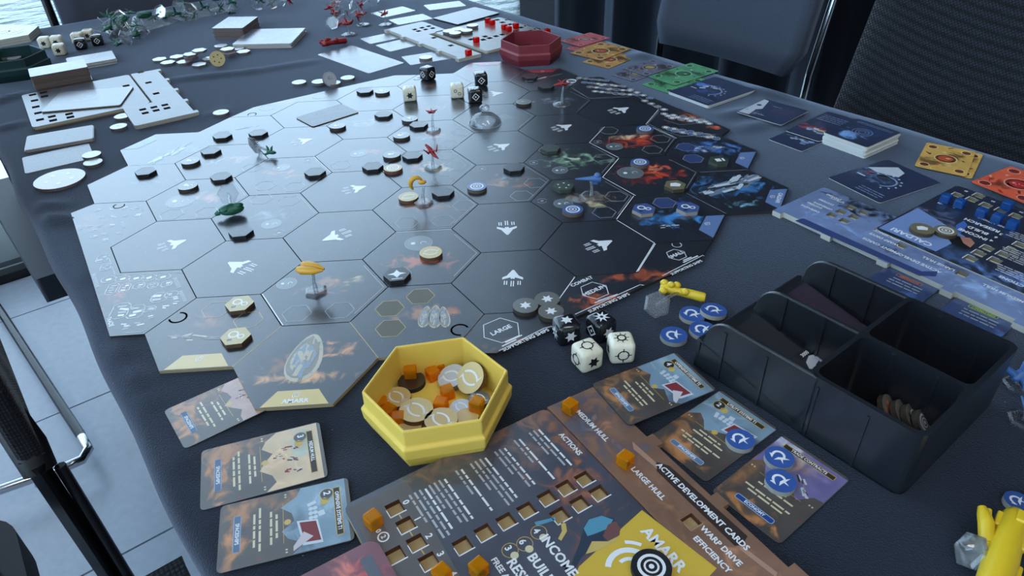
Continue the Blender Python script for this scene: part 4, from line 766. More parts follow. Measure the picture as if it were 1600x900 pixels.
for (s_, px, py, sz, m_) in (('ACTIONS', 891, 694, .0046, WHITE), ('INCOME', 872, 868, .0072, WHITE), ('BUILD', 846, 890, .0072, WHITE), ('RESEARCH', 826, 916, .0072, WHITE), ('FREE ACTIONS', 795, 908, .0045, WHITE), ('AMARR', 1036, 858, .0086, WHITE), ('4', 838, 830, .0052, WHITE), ('6', 816, 847, .0052, WHITE), ('3', 794, 857, .0052, WHITE),
                        ('0', 634, 785, .0052, WHITE), ('1', 652, 811, .0052, WHITE), ('2', 670, 838, .0052, WHITE), ('3', 688, 866, .0052, WHITE), ('4', 707, 897, .0052, WHITE), ('0', 591, 830, .0040, WHITE), ('2', 599, 839, .0036, WHITE)):
    v = la_(px, py); text(s_, sz, FACE[ta.name], v.x, v.y, ZB + .00006, m_)
q = MB(); c = la_(985, 890)                       # crescent emblem on the gold panel
q.ring(c.x, c.y, .011, .003, ZB + .00003, 0, 16, 1.3, 4.0); q.ring(c.x + .001, c.y - .001, .017, .002, ZB + .00003, 0, 10, 2.1, 2.6); q.ring(c.x, c.y, .006, .002, ZB + .00003, 0, 12, 1.8, 3.4); q.build('printed_emblem', [WHITE], ta)
q = MB()                                          # painted figure beside the panel: hood, face, shoulders
def poly_px(q, L_, pts, z, mi): q.flat([(L_(*p).x, L_(*p).y) for p in pts], z, mi)
poly_px(q, la_, [(912, 825), (918, 812), (938, 806), (958, 809), (969, 822), (968, 836), (950, 848), (925, 855), (908, 872), (898, 890), (893, 880), (905, 850)], ZB, 0); poly_px(q, la_, [(912, 826), (920, 812), (940, 806), (958, 812), (950, 826), (930, 834), (918, 838)], ZB + .00002, 1)
poly_px(q, la_, [(950, 820), (962, 814), (970, 826), (966, 838), (950, 846), (942, 838)], ZB + .00003, 2); poly_px(q, la_, [(925, 846), (950, 846), (966, 838), (962, 846), (935, 860), (915, 866)], ZB + .00003, 3); poly_px(q, la_, [(876, 815), (884, 818), (886, 830), (877, 845), (872, 842), (878, 830)], ZB, 3)
poly_px(q, la_, [(835, 816), (868, 808), (868, 813), (838, 822)], ZB, 1); q.build('printed_figure', [mat('figure_navy', (40, 52, 70), .4), mat('figure_teal', (80, 140, 165), .4), mat('figure_skin', (105, 70, 68), .4), mat('figure_gold', (190, 165, 95), .4)], ta)
# --- Amarr strip print
q = MB(); poly_px(q, lsa, [(1026, 722), (1046, 728), (1168, 838), (1160, 852), (1148, 853), (1026, 736)], ZB, 0); poly_px(q, lsa, [(988, 690), (1024, 722), (1027, 733), (990, 702)], ZB + .00002, 1); poly_px(q, lsa, [(1158, 852), (1215, 895), (1212, 902), (1155, 858)], ZB + .00002, 1); v = lsa(1080, 815); frame(q, v.x, v.y, .0042, ZB, 1)
q.build('printed_band', [mat('strip_band', (52, 42, 38), .35), mat('strip_trim', (165, 130, 110), .35)], sa)
TXT = (('MEDIUM HULL', 925, 665, .0046), ('LARGE HULL', 1012, 755, .0046), ('ACTIVE DEVELOPMENT CARDS', 1094, 788, .0048), ('WARP DRIVE', 1126, 853, .0046), ('EFFICIENCY', 1112, 866, .0046))
for (s_, px, py, sz) in TXT: v = lsa(px, py); text(s_, sz, sa, v.x, v.y, ZB + .0001, WHITE)
# --- Caldari print
q = MB(); poly_px(q, lc_, [(1373, 356), (1434, 325), (1508, 370), (1462, 393)], ZB, 0)
for p in CA_M: v = lc_(*p); frame(q, v.x, v.y, mi=1)
for (px, py, n_) in ((1590, 396, 4), (1600, 372, 4), (1580, 425, 4), (1602, 413, 3)):
    v = lc_(px, py)
    for k in range(n_): words(q, v.x - .016, v.x + .012, v.y - .004 + k * .0032, .002, ZB, rnd, 2)
q.build('text_lines', [mat('blue_board_panel', (110, 134, 182), .35), WHITE, mat('soft_ink', (170, 172, 176), .4)], tc_)
for (s_, px, py, sz) in (('CALDARI', 1424, 370, .0086), ('INCOME', 1520, 366, .0062), ('BUILD', 1528, 360, .0062), ('RESEARCH', 1534, 352, .0062), ('4', 1549, 376, .005), ('6', 1556, 371, .005), ('3', 1564, 366, .005), ('FREE ACTIONS', 1550, 348, .0036), ('ACTIONS', 1584, 441, .005), ('-10', 1469, 318, .0034), ('-5', 1492, 325, .0034), ('40', 1510, 299, .0034), ('30', 1552, 315, .0034), ('20', 1596, 332, .0034)):
    v = lc_(px, py); text(s_, sz, FACE[tc_.name], v.x, v.y, ZB + .00006, WHITE)
q = MB(); poly_px(q, lc_, [(1482, 374), (1490, 368), (1502, 370), (1512, 377), (1522, 384), (1520, 390), (1505, 388), (1488, 382)], ZB + .00003, 0); poly_px(q, lc_, [(1500, 370), (1516, 372), (1523, 380), (1516, 387), (1505, 380)], ZB + .00005, 1); poly_px(q, lc_, [(1494, 352), (1506, 345), (1512, 352), (1500, 366), (1493, 360)], ZB + .00003, 2); q.build('printed_figure', [mat('figure_black', (22, 24, 30), .4), mat('figure_face', (165, 115, 100), .4), mat('figure_blue', (60, 95, 165), .4)], tc_)
q = MB(); poly_px(q, lsc, [(1255, 341), (1440, 424), (1466, 424), (1462, 432), (1436, 431), (1242, 345)], ZB, 0); q.build('printed_band', [mat('strip_band_blue', (52, 66, 112), .35)], sc_)
for (s_, px, py, sz) in (('MEDIUM HULL', 1567, 458, .0046), ('LARGE HULL', 1466, 412, .0046), ('ACTIVE DEVELOPMENT CARDS', 1407, 398, .0048), ('WARP DRIVE', 1381, 374, .0045), ('EFFICIENCY', 1386, 368, .0045), ('UTILITY', 1308, 313, .0040), ('SYSTEMS', 1303, 308, .0040), ('OFFENSIVE', 1286, 322, .0040), ('SYSTEMS', 1291, 316, .0040), ('DEFENSIVE', 1266, 326, .0040), ('SYSTEMS', 1273, 321, .0040)):
    v = lsc(px, py); text(s_, sz, sc_, v.x, v.y, ZB + .0001, WHITE)
# --- peg cubes standing in or beside slots
G = 'amber marker cubes on the Amarr boards'
for (px, py, d, on) in ((583, 812, 'amber cube at the corner of the Amarr board beside a card', BT), (690, 897, 'amber cube beside the number 4 track', BT), (748, 888, 'amber cube in front of the word FREE', BT), (891, 635, 'amber cube at the start of MEDIUM HULL', BT), (977, 718, 'amber cube at the start of LARGE HULL', BT)):
    gem('AMARR', T(px, py, on + .004) - Vector((0, 0, .004)), RZ + .1, d, G)
G = 'blue marker cubes on the Caldari board'
for (px, py, d) in ((1478, 310, 'leftmost blue cube on the Caldari board'), (1500, 318, 'second blue cube from the left on the Caldari board'), (1534, 332, 'blue cube above RESEARCH, left of three'), (1558, 341, 'blue cube in the middle of three'), (1582, 351, 'blue cube at the right of three'), (1574, 321, 'blue cube at the rear of the Caldari board')):
    gem('CALDARI', T(px, py, BT + .004) - Vector((0, 0, .004)), RZ, d, G)
G = 'red marker cubes on the Minmatar boards'
for (px, py, d) in ((762, 32, 'red cube at the rear, left of a touching pair'), (769, 35, 'red cube at the rear, right of a touching pair'), (788, 42, 'red cube left of a middle pair'), (795, 45, 'red cube right of a middle pair'), (806, 40, 'red cube behind the middle pair'), (855, 49, 'red cube at the right corner behind the red box'), (744, 62, 'red cube on the near row of slots'), (732, 82, 'red cube at the near end of the strip')):
    gem('MINMATAR', T(px, py, BT + .004) - Vector((0, 0, .004)), RZ, d, G)
# red-art board overlapping the corner of the Amarr board
v = la_(588, 850); t = thing('faction_sheet', 'reddish art sheet overlapping the near left corner of the Amarr board', 'player board', T(588, 850, BT) - Vector((0, 0, -.0002)), RZ - .105)
q = MB(); q.prism(rrect(.11, .07, .006, 4, .052, -.034), 0, .0012); q.build('sheet_body', [printed('red_art', (92, 58, 66), [(20, -14, 18, 12, (190, 80, 85), .9), (12, -20, 16, 8, (205, 120, 105), .8), (44, -20, 24, 20, (90, 62, 92), .7)], stars=0), GREYE], t)
q = MB(); q.rect(.013, -.008, .016, .006, .0013, 0); q.build('printed_label', [mat('slate_label', (92, 98, 108), .35)], t); text('MEDIUM', .0034, t, .032, -.008, .0013, WHITE)
# ================================================================== cards
def fitcard(quad, h=0.0, size=None):
    p = [T(x, y, h) for x, y in quad]; p = [Vector((v.x, v.y)) for v in p]   # bl, br, tr, tl
    c = (p[0] + p[1] + p[2] + p[3]) / 4; up = (p[2] + p[3] - p[0] - p[1]) / 2; rt = (p[1] + p[2] - p[0] - p[3]) / 2; w, hh = rt.length, up.length
    ang = math.atan2(up.y, up.x) - PI / 2; a2 = math.atan2(rt.y, rt.x); d = (a2 - ang + PI) % (2 * PI) - PI; ang += d / 2 * .5
    if size:
        if size[0]: base = (p[0] + p[1]) / 2; u = up.normalized(); c = base + u * size[1] / 2
        w, hh = size[0] or w, size[1]
    return Vector((c.x, c.y, CL + h)), ang, w, hh
CT = 0.0005
def blank(name, label, cat, quad, m, edge=PAPERE, h=0.0, th=CT, r=.0028, group=None, size=None, layers=1):
    loc, ang, w, hh = fitcard(quad, h, size); t = thing(name, label, cat, loc, ang, group)
    if layers == 1: q = MB(); q.prism(rrect(w, hh, r, 3), 0, th); q.build('card_body', [m, edge], t)
    else:
        rr = random.Random(int(w * 1e5)); dz = th / layers
        for i in range(layers): q = MB(); q.prism(rrect(w, hh, r, 3, rr.uniform(-.0006, .0006), rr.uniform(-.0006, .0006)), dz * i, dz * (i + .93)); q.build('card_sheet', [m, edge], t)
    return t, w, hh
def devcard(label, quad, title, cost, badge, badgec, art, kind, seed, h=0.0, size=None, tilt=None):
    base = {'warm': ((58, 53, 50), [(-6, -26, 26, 8, (165, 112, 66), .9), (-18, -10, 8, 26, (140, 100, 66), .8)])}['warm']
    t, w, hh = blank('development_card', label, 'card', quad, printed('dev_face', base[0], base[1], stars=0, rough=.35), DKEDGE, h, size=size, group='development cards laid out around the Amarr board')
    z = CT + .0001; rnd = random.Random(seed); q = MB()
    ra = [(-w * .49, hh * .05)]; n_ = 8
    for i in range(n_ + 1): ra.append((-w * .49 + w * .98 * i / n_, hh * (.02 + .06 * math.sin(i * 1.9 + seed)) + (hh * .05 if i < 2 or i > 6 else 0)))
    q.flat([(-w * .49, hh * .47), *ra[1:], (w * .49, hh * .47)], z - .00004, 0); q.build('art_panel', [printed('art_%d' % seed, art[0], art[1], stars=0, rough=.35)], t)
    q = MB()
    if kind == 'tablet':       # clear tablet with a red picture and round chips above it
        q.flat([(w * .02, hh * .08), (w * .40, hh * .12), (w * .42, hh * .27), (w * .06, hh * .24)], z, 0); q.flat([(w * .05, hh * .10), (w * .36, hh * .135), (w * .38, hh * .255), (w * .08, hh * .225)], z + .00003, 1); q.flat([(w * .2, hh * .13), (w * .3, hh * .2), (w * .34, hh * .16), (w * .45, hh * .05), (w * .38, hh * .05)], z + .00006, 3)
        for i in range(6): q.disc(w * (-.12 + .07 * (i % 3)), hh * (.19 + .035 * (i // 3)), w * .03, z, 0, 10)
        q.rect(-w * .2, hh * .2, w * .05, hh * .07, z, 0, .3); q.rect(-w * .02, hh * .27, w * .08, hh * .05, z, 0, .2)
    elif kind == 'hulls':
        for i, (x, y, l, a_) in enumerate(((-.15, .22, .16, 1.3), (.05, .22, .14, 1.2), (.25, .24, .15, 1.35), (-.05, .13, .1, 1.5))): shards(q, w * x, hh * y, hh * l, w * .12, a_, 9, rnd, z, 3)
    elif kind == 'ship': shards(q, w * .18, hh * .12, hh * .24, w * .16, -.75 + PI / 2 * 0, 22, rnd, z, 4)
    q.build('art_print', [SILV[0], mat('art_red', (120, 45, 50), .4) if kind != 'ship' else SILV[1], mat('art_dark', (48, 50, 58), .4), mat('art_pale', (190, 185, 190), .4)], t)
    q = MB(); q.rect(0, hh * .40, w * .74, hh * .052, z, 0); q.line(rrect(w * .74, hh * .052, .0002, 1, 0, hh * .40), .0004, z + .00003, 1, True); tb_ = q.build('title_bar', [mat('title_brown', (52, 42, 30), .4), GOLDI], t)
    text(title, hh * .043, tb_, 0, hh * .40, z + .00006, WHITE, 0, stretch=.85)
    if cost:
        q = MB(); q.disc(-w * .30, hh * .32, w * .085, z + .00004, 0, 18); q.ring(-w * .30, hh * .32, w * .085, .0004, z + .00006, 1, 18); q.flat(hexpoly(-w * .19, hh * .30, w * .06), z + .00006, 2); cb_ = q.build('cost_badge', [DARKI, GOLDI, mat('coin_gold', (190, 165, 95), .4)], t); text(cost, hh * .075, cb_, -w * .31, hh * .322, z + .0001, WHITE)
    q = MB(); q.line([(-w * .3, -hh * .02), (w * .3, -hh * .02)], .0003, z, 1)
    for k, (x, L_) in enumerate(((.16, .36), (.22, .5), (.0, 0), (.32, .66), (.24, .5))):
        if L_: words(q, -w * x, -w * x + w * L_, -hh * (.07 + .042 * k), hh * .028, z, rnd, 0)
    q.disc(0, hh * .012, w * .045, z, 1, 8)
    for (x, y, mi) in ((-.4, .0, 0), (-.44, .0, 0), (.4, -.0, 0), (.44, 0, 0), (-.45, -.2, 2), (.45, -.2, 2)): q.rect(w * x, hh * y, w * .02, hh * .016, z, mi)
    q.build('text_lines', [CREAMI, GOLDI, REDI], t)
    if badge:
        bm_ = mat('badge_' + badgec, {'steel': (92, 112, 140), 'blue': (32, 62, 128)}[badgec], .4); q = MB(); P = [(-w * .27, -hh * .385), (w * .1, -hh * .385), (w * .27, -hh * .385), (w * .27, -hh * .34), (-w * .27, -hh * .34)]; q.flat(rrect(w * .54, hh * .052, .001, 2, 0, -hh * .365), z, 0); q.line(rrect(w * .54, hh * .052, .001, 2, 0, -hh * .365), .0004, z + .00003, 1, True); gb_ = q.build('category_badge', [bm_, mat('badge_rim', (150, 180, 210), .4)], t)
        text(badge, hh * .042, gb_, 0, -hh * .366, z + .00006, WHITE, 0, stretch=.9)
    return t
TEAL = ((92, 112, 126), [(-10, 22, 18, 10, (135, 160, 175), .7), (12, 8, 16, 10, (70, 82, 98), .8), (14, 30, 12, 6, (95, 110, 120), .6)])
devcard('OFFENSIVE SYSTEMS T1 development card at the lower left', [(345, 793), (338, 898), (553, 845), (545, 745)], 'OFFENSIVE SYSTEMS T1', '2', 'SPACESHIPS', 'steel', TEAL, 'tablet', 1, h=.0006)
devcard('MEDIUM HULL development card with sandy art at the lower left', [(314, 705), (314, 800), (512, 745), (500, 660)], 'MEDIUM HULL', '3', 'SPACESHIPS', 'steel', ((158, 138, 112), [(-10, 24, 14, 10, (140, 165, 160), .9), (8, 8, 18, 10, (190, 160, 120), .7)]), 'hulls', 2)
devcard('development card slipped under the Amarr home sector piece', [(255, 645), (290, 700), (403, 648), (370, 592)], '', '', 'SPACESHIPS', 'steel', ((140, 118, 112), [(0, 20, 20, 12, (165, 140, 125), .7)]), 'hulls', 3, h=.0001, size=(.0425, .069))
devcard('OFFENSIVE SYSTEMS T2 development card in front of the cream dice', [(923, 599), (983, 668), (1120, 608), (1056, 553)], 'OFFENSIVE SYSTEMS T2', '4', 'SPACESHIPS', 'steel', TEAL, 'tablet', 4, h=.0055)
devcard('UTILITY SYSTEMS T1 development card between two others along the tray', [(1014, 684), (1102, 755), (1217, 671), (1125, 610)], 'UTILITY SYSTEMS T1', '2', 'SPACESHIPS', 'steel', TEAL, 'tablet', 5)
devcard('TRADE CONTRACTS development card with two blue discs', [(1110, 769), (1217, 851), (1331, 750), (1222, 681)], 'TRADE CONTRACTS', '', 'ECONOMY', 'blue', ((86, 80, 116), [(-10, 28, 18, 10, (185, 185, 200), .9), (-2, 20, 12, 6, (150, 120, 95), .7), (14, 20, 12, 14, (92, 84, 130), .7)]), 'ship', 6)
# Caldari cards tucked under their strip
for (a0, bd, bc, sd, lb) in ((-.378, 'ECONOMY', (178, 104, 60), 7, 'dark blue card with an orange badge behind the black tray'), (-.433, 'DIPLOMACY', (150, 170, 60), 8, 'dark blue card with a green DIPLOMACY badge behind the black tray')):
    t = thing('development_card', lb, 'card', AN(a0 + .021, .287, CL + .0001), RZ + PI, 'Caldari development cards'); q = MB(); q.prism(rrect(.042, .066, .003, 3), 0, CT); q.build('card_body', [printed('caldari_dev', (38, 50, 80), [(-14, 6, 10, 30, (66, 92, 140), .8)], stars=0), DKEDGE], t)
    q = MB(); z = CT + .0001; q.line(rrect(.020, .0036, .0008, 2, 0, -.024), .0006, z, 1, True)
    for k in range(3): words(q, -.013, .011, -.018 + k * .004, .002, z, rnd, 0)
    q.rect(-.017, -.012, .0012, .0012, z, 2); q.build('text_lines', [GREYI, mat('badge_ink_%d' % sd, bc, .4), REDI], t); text(bd, .0030, t, 0, -.024, z + .00005, mat('badge_ink_%d' % sd, bc, .4))
# ---- blue card deck and neighbours on the right
def bluefront(t, w, hh, z, seed, mode):
    rnd = random.Random(seed); q = MB()
    if mode == 'dial':
        for i in range(9): t_ = math.radians(-60 + 26 * i); q.rect(w * .02 + w * .26 * math.cos(t_), -hh * .02 + w * .26 * math.sin(t_), w * .035, w * .03, z, 0, t_)
        q.ring(w * .02, -hh * .02, w * .19, w * .03, z, 1, 22, -1.2, 2.6); q.disc(-w * .05, hh * .05, w * .13, z, 2, 14, .7); q.flat([(-w * .45, hh * .12), (-w * .2, hh * .42), (0, hh * .35), (w * .05, hh * .2), (-w * .25, hh * .1)], z + .00004, 0) if seed % 2 else shards(q, -w * .12, hh * .08, w * .4, hh * .25, .5, 14, rnd, z + .00003, 3)
        for k in range(3): words(q, -w * .05, w * .4, -hh * (.32 + .05 * k), hh * .02, z, rnd, 1)
        words(q, -w * .40, -w * .2, -hh * .1, hh * .04, z, rnd, 0)
    elif mode == 'ring': q.ring(0, 0, w * .2, w * .012, z, 1, 28); q.ring(0, 0, w * .13, w * .012, z, 1, 24); q.ring(0, 0, w * .07, w * .01, z, 1, 18); [words(q, -w * .4, w * .4, hh * (.4 - .05 * k), hh * .02, z, rnd, 1) for k in range(2)]
    elif mode == 'lines': [words(q, -w * .4, w * .3, hh * (.35 - .06 * k), hh * .025, z, rnd, 1) for k in range(4)]; shards(q, w * .1, -hh * .2, w * .6, hh * .3, .3, 16, rnd, z, 3)
    elif mode == 'flash': q.flat([(-w * .48, hh * .46), (-w * .36, hh * .44), (-w * .22, -hh * .02), (-w * .30, -hh * .12), (-w * .25, -hh * .44), (-w * .48, -hh * .46)], z, 0); q.disc(-w * .38, hh * .12, w * .05, z + .00004, 2, 14); words(q, -w * .15, w * .05, hh * .25, hh * .03, z, rnd, 1); words(q, -w * .2, w * .0, -hh * .3, hh * .03, z, rnd, 0)
    q.build('printed_face', [SILV[0], mat('pale_blue_ink', (120, 140, 175), .4), SILV[2]], t)
NAVY = lambda k, bl: printed('navy_%s' % k, (30, 38, 60), bl, stars=0, rough=.35)
t, w, hh = blank('card_deck', 'tall deck of blue-backed cards by the right chair', 'card deck', [(1289, 207), (1353, 232), (1407, 208), (1340, 185)], NAVY('deck', [(-6, -14, 16, 10, (110, 150, 200), .9), (2, 6, 16, 16, (44, 66, 112), .8)]), GREYE, .012, .0005, layers=1)
for i in range(8): q = MB(); q.prism(rrect(w, hh, .0028, 3, random.Random(i).uniform(-.0008, .0008), random.Random(i + 9).uniform(-.0008, .0008)), -.012 + .0015 * i, -.012 + .0015 * (i + .9)); q.build('card_sheet', [PAPERE, PAPERE], t)
bluefront(t, w, hh, .0006, 1, 'ring')
t, w, hh = blank('ship_card', 'dark card with a white corner left of the blue deck', 'card', [(1158, 172), (1215, 201), (1264, 172), (1192, 156)], NAVY('flash', [(10, 6, 18, 14, (62, 54, 78), .8), (-12, -16, 10, 8, (110, 112, 118), .8)]), PAPERE, .004); bluefront(t, w, hh, .0006, 2, 'flash')
t, w, hh = blank('ship_card', 'blue ship card under the left edge of the blue deck', 'card', [(1198, 219), (1253, 236), (1322, 208), (1268, 190)], NAVY('ship', [(0, 0, 18, 10, (80, 105, 150), .8)]), PAPERE, .0002); bluefront(t, w, hh, .0006, 3, 'lines')
t, w, hh = blank('ship_card', 'dark card with red flame art touching the blue deck', 'card', [(1222, 205), (1285, 222), (1340, 190), (1297, 174)], NAVY('flame', [(-4, -14, 14, 8, (170, 66, 45), .95), (8, -18, 10, 5, (200, 170, 140), .8)]), PAPERE, .0018); bluefront(t, w, hh, .0006, 4, 'lines')
t, w, hh = blank('dial_card', 'square blue card with white hull and dial of dots', 'card', [(1290, 277), (1375, 318), (1474, 285), (1385, 252)], NAVY('dial', [(-10, 4, 22, 14, (84, 112, 150), .9), (-18, 2, 6, 6, (150, 60, 50), .9)]), PAPERE, .0002); bluefront(t, w, hh, .0006, 5, 'dial')
t, w, hh = blank('booklet', 'blue booklet with glowing ship art on the right side of the table', 'booklet', [(1044, 147), (1105, 170), (1179, 145), (1117, 123)], NAVY('book', [(-14, 6, 16, 10, (80, 130, 205), .95), (-6, 0, 18, 16, (48, 76, 140), .8)]), PAPERE, .0, .0036, layers=3); bluefront(t, w, hh, .0037, 6, 'dial')
# ---- colourful planet cards: rings and craters
def planetcards(name, specs, base, blobs, inks, grp):
    for i, (quad, lb, h) in enumerate(specs):
        t, w, hh = blank('planet_card', lb, 'card', quad, printed('pc_' + name, base, list(blobs) + [(11, 15, 16, 13, [v * .5 for v in base], .9), (-11, -15, 16, 13, [v * .5 for v in base], .9), (-10, 13, 10, 10, [min(255, v * 1.35) for v in base], .8), (10, -12, 9, 10, [min(255, v * 1.35) for v in base], .8)], stars=0, rough=.35), DKEDGE, h, group=grp); q = MB(); z = CT + .0001; rnd = random.Random(i + len(name))
        q.disc(0, 0, w * .22, z, 1, 22); q.disc(0, 0, w * .15, z + .00003, 2, 18); shards(q, 0, 0, w * .2, w * .2, .3, 6, rnd, z + .00006, 1); q.ring(0, 0, w * .22, w * .025, z + .00004, 0, 22)
        for (x, y, r) in ((-.34, .36, .1), (.34, .36, .1), (-.34, -.36, .1), (.34, -.36, .1)): q.disc(w * x, hh * y, w * r, z, 1, 12); q.ring(w * x, hh * y, w * r, w * .02, z + .00003, 0, 12)
        for k in range(16): q.rect(rnd.uniform(-.45, .45) * w, rnd.uniform(-.46, .46) * hh, w * rnd.uniform(.05, .16), w * rnd.uniform(.02, .06), z, rnd.randrange(3), rnd.uniform(0, 3))
        q.build('printed_craters', inks, t)
I_ = lambda n_, a_, b_, c_: [mat(n_ + '_hi', a_, .4), mat(n_ + '_lo', b_, .4), mat(n_ + '_core', c_, .4)]
planetcards('orange', [([(912, 98), (950, 108), (992, 91), (955, 78)], 'orange planet card under another by the red box', .0), ([(887, 83), (942, 96), (984, 76), (940, 66)], 'orange planet card on top of another by the red box', .0008)], (150, 112, 62), [(0, 0, 24, 26, (175, 140, 80), .7), (8, 16, 12, 8, (110, 80, 50), .8)], I_('orange', (205, 180, 130), (92, 64, 40), (150, 62, 40)), 'orange planet cards by the red box')
planetcards('rose', [([(882, 78), (903, 80), (945, 66), (922, 60)], 'rose planet card partly under another beside the red box', 0), ([(877, 64), (906, 75), (948, 60), (925, 50)], 'rose planet card beside the red box', .0008)], (150, 76, 80), [(0, 0, 22, 22, (170, 90, 95), .7)], I_('rose', (210, 160, 165), (120, 52, 56), (130, 110, 110)), 'rose planet cards')
planetcards('slate', [([(955, 117), (990, 130), (1030, 112), (1000, 103)], 'slate planet card lower of two above the board corner', 0), ([(972, 107), (1010, 121), (1055, 104), (1024, 92)], 'slate planet card upper of two above the board corner', .0008)], (84, 84, 100), [(4, 0, 16, 16, (125, 115, 90), .7)], I_('slate', (150, 152, 165), (52, 52, 66), (150, 130, 70)), 'slate planet cards')
planetcards('green', [([(1000, 133), (1044, 146), (1108, 126), (1062, 113)], 'green planet card lower of two touching the blue booklet', 0), ([(1015, 119), (1055, 137), (1118, 111), (1082, 98)], 'green planet card upper of two touching the blue booklet', .0008)], (66, 118, 82), [(0, 0, 22, 24, (100, 165, 115), .7)], I_('green', (140, 185, 150), (36, 78, 56), (50, 100, 70)), 'green planet cards')
planetcards('ochre', [([(1436, 263), (1515, 279), (1540, 242), (1456, 226)], 'ochre planet card underneath another at the right edge', 0), ([(1430, 261), (1506, 276), (1528, 238), (1446, 223)], 'ochre planet card on top at the right edge', .0008)], (165, 130, 66), [(0, 0, 24, 26, (180, 148, 84), .7)], I_('ochre', (215, 190, 130), (96, 56, 36), (175, 75, 45)), 'ochre planet cards')
planetcards('scarlet', [([(1512, 284), (1610, 322), (1660, 292), (1585, 260)], 'scarlet planet card at the right edge of the picture', .0055)], (178, 72, 48), [(0, 0, 24, 26, (195, 88, 58), .7)], I_('scarlet', (215, 150, 130), (110, 36, 30), (165, 40, 40)), None)
# ---- grey and white cards and decks at the far side
SILK = printed('silver_card', (84, 88, 96), [(0, 0, 20, 26, (108, 112, 120), .6)], stars=0, rough=.22, grain=.02, coat=.3)
DIMC = printed('dim_card', (56, 58, 66), [(0, 0, 20, 26, (74, 78, 86), .6)], stars=0, rough=.24, grain=.02, coat=.2)
for (quad, lb, h, th, m) in (
 ([(462, 184), (488, 198), (564, 175), (531, 163)], 'face-down silver card lying on the far part of the hex board', Z1 + .0006, CT, DIMC),
 ([(580, 21), (598, 28), (650, 17), (629, 10)], 'white card below the upright clear stands, farthest of its row', 0, CT, SILK), ([(608, 31), (622, 40), (676, 29), (661, 22)], 'white card touching the far corner of the Minmatar strip', 0, CT, SILK),
 ([(561, 61), (580, 69), (637, 57), (622, 49)], 'white card above another left of the Minmatar strip', 0, CT, SILK), ([(587, 71), (610, 82), (661, 68), (645, 58)], 'white card below another left of the Minmatar strip', 0, CT, SILK), ([(627, 89), (641, 102), (712, 91), (692, 79)], 'white card carrying a pale disc by the far black die', 0, CT, SILK),
 ([(496, 86), (576, 115), (632, 99), (550, 71)], 'large white reference sheet near the far edge of the board', 0, CT, SILK), ([(662, 9), (671, 16), (728, 10), (718, 1)], 'small pale card nearest the far edge of the table', 0, CT, SILK), ([(678, 31), (714, 41), (780, 23), (742, 13)], 'grey board lying behind the Minmatar player board', 0, .003, DIMC),
 ([(33, 246), (41, 273), (147, 246), (140, 225)], 'grey card with a disc on its corner at the left edge', 0, CT, DIMC), ([(67, 175), (189, 166), (205, 139), (95, 143)], 'silver sheet lying across the Gallente player board', BT + .0007, .0012, SILK)):
    blank('game_card', lb, 'card', quad, m, GREYE if th < .002 else DKEDGE, h, th, group='pale face-down cards')
def deck(lb, quad, H_, n_, m, e): t, w, hh = blank('card_deck', lb, 'card deck', quad, m, e, H_ - CT, CT); [MB().prism(rrect(w, hh, .0028, 3, random.Random(i).uniform(-.0007, .0007), random.Random(i + 5).uniform(-.0007, .0007)), -(H_ - CT) + (H_ - CT) / n_ * i, -(H_ - CT) + (H_ - CT) / n_ * (i + .94)).build('card_sheet', [m, e], t) for i in range(n_)]
BRE = mat('brown_paper_edge', (120, 108, 104), .8)
deck('tall brown-sided deck of cards behind the Gallente board', [(44, 108), (47, 121), (137, 105), (131, 93)], .024, 8, SILK, BRE)
deck('low deck of cards beside the row of dice', [(99, 92), (112, 103), (185, 92), (172, 80)], .007, 4, SILK, PAPERE)
deck('pale thick deck of cards near the green ships', [(334, 43), (378, 46), (402, 26), (356, 27)], .018, 6, SILK, BRE)
deck('stack of pale boards in front of the thick deck', [(365, 69), (456, 69), (473, 46), (392, 44)], .007, 3, SILK, PAPERE)
deck('small stack of grey cards above the grey card', [(38, 235), (147, 217), (144, 197), (43, 212)], .0035, 3, DIMC, PAPERE)
# ================================================================== hex boxes, tray
def hexbox(label, c, R, rot, col, H_=.030, step=True):
    t = thing('hex_box', label, 'box', c, math.radians(rot)); m = mat('box_' + label[:6], col, .45, bump=.04, bscale=900, Subsurface_Weight=.08, Subsurface_Radius=(.003, .003, .001))
    q = MB(); pr = [(R * .965, 0), (R * 1.045, H_ * .30), (R * 1.06, H_ * .55), (R * 1.005, H_ * .60), (R, H_), (R * .955, H_), (R * .945, H_ * .1)]
    q.lathe(pr, 6, 0, None, False); q.build('box_wall', m, t, bevel=.0009, seg=2); q = MB(); q.prism(hexpoly(0, 0, R * .965), 0, H_ * .09); q.build('box_floor', [m, m], t); return t
YC = Vector((.0935, -.2305, CL))
hexbox('yellow hexagonal plastic box full of discs and amber cubes', YC, .0446, 7, (230, 198, 88))
G = 'gold discs in the yellow box'; FH = .0028
for (px, py, r, on, d, k, ic) in ((619, 620, 11, .0002, 'pale gold disc in the yellow box, leftmost', 'tan', 'eye'), (650, 640, 12.5, .004, 'largest gold disc at the front of the yellow box', 'gold', 'eye'), (689, 655, 12, .004, 'gold disc against the front wall of the yellow box', 'tan', 'eye'), (721, 636, 8.6, .0002, 'small pale disc between amber cubes in the yellow box', 'white', 'eye'), (640, 668, 8.5, .0004, 'gold disc mostly hidden behind the front rim', 'tan', None), (730, 650, 8.5, .0004, 'gold disc in the right front corner of the yellow box', 'tan', None), (749, 622, 8, .004, 'grey disc at the right wall of the yellow box', 'grey', 'eye')):
    token('round', k, px, py, d, ic, r=r * .85, on=FH + on, group=G, rz=-.9)
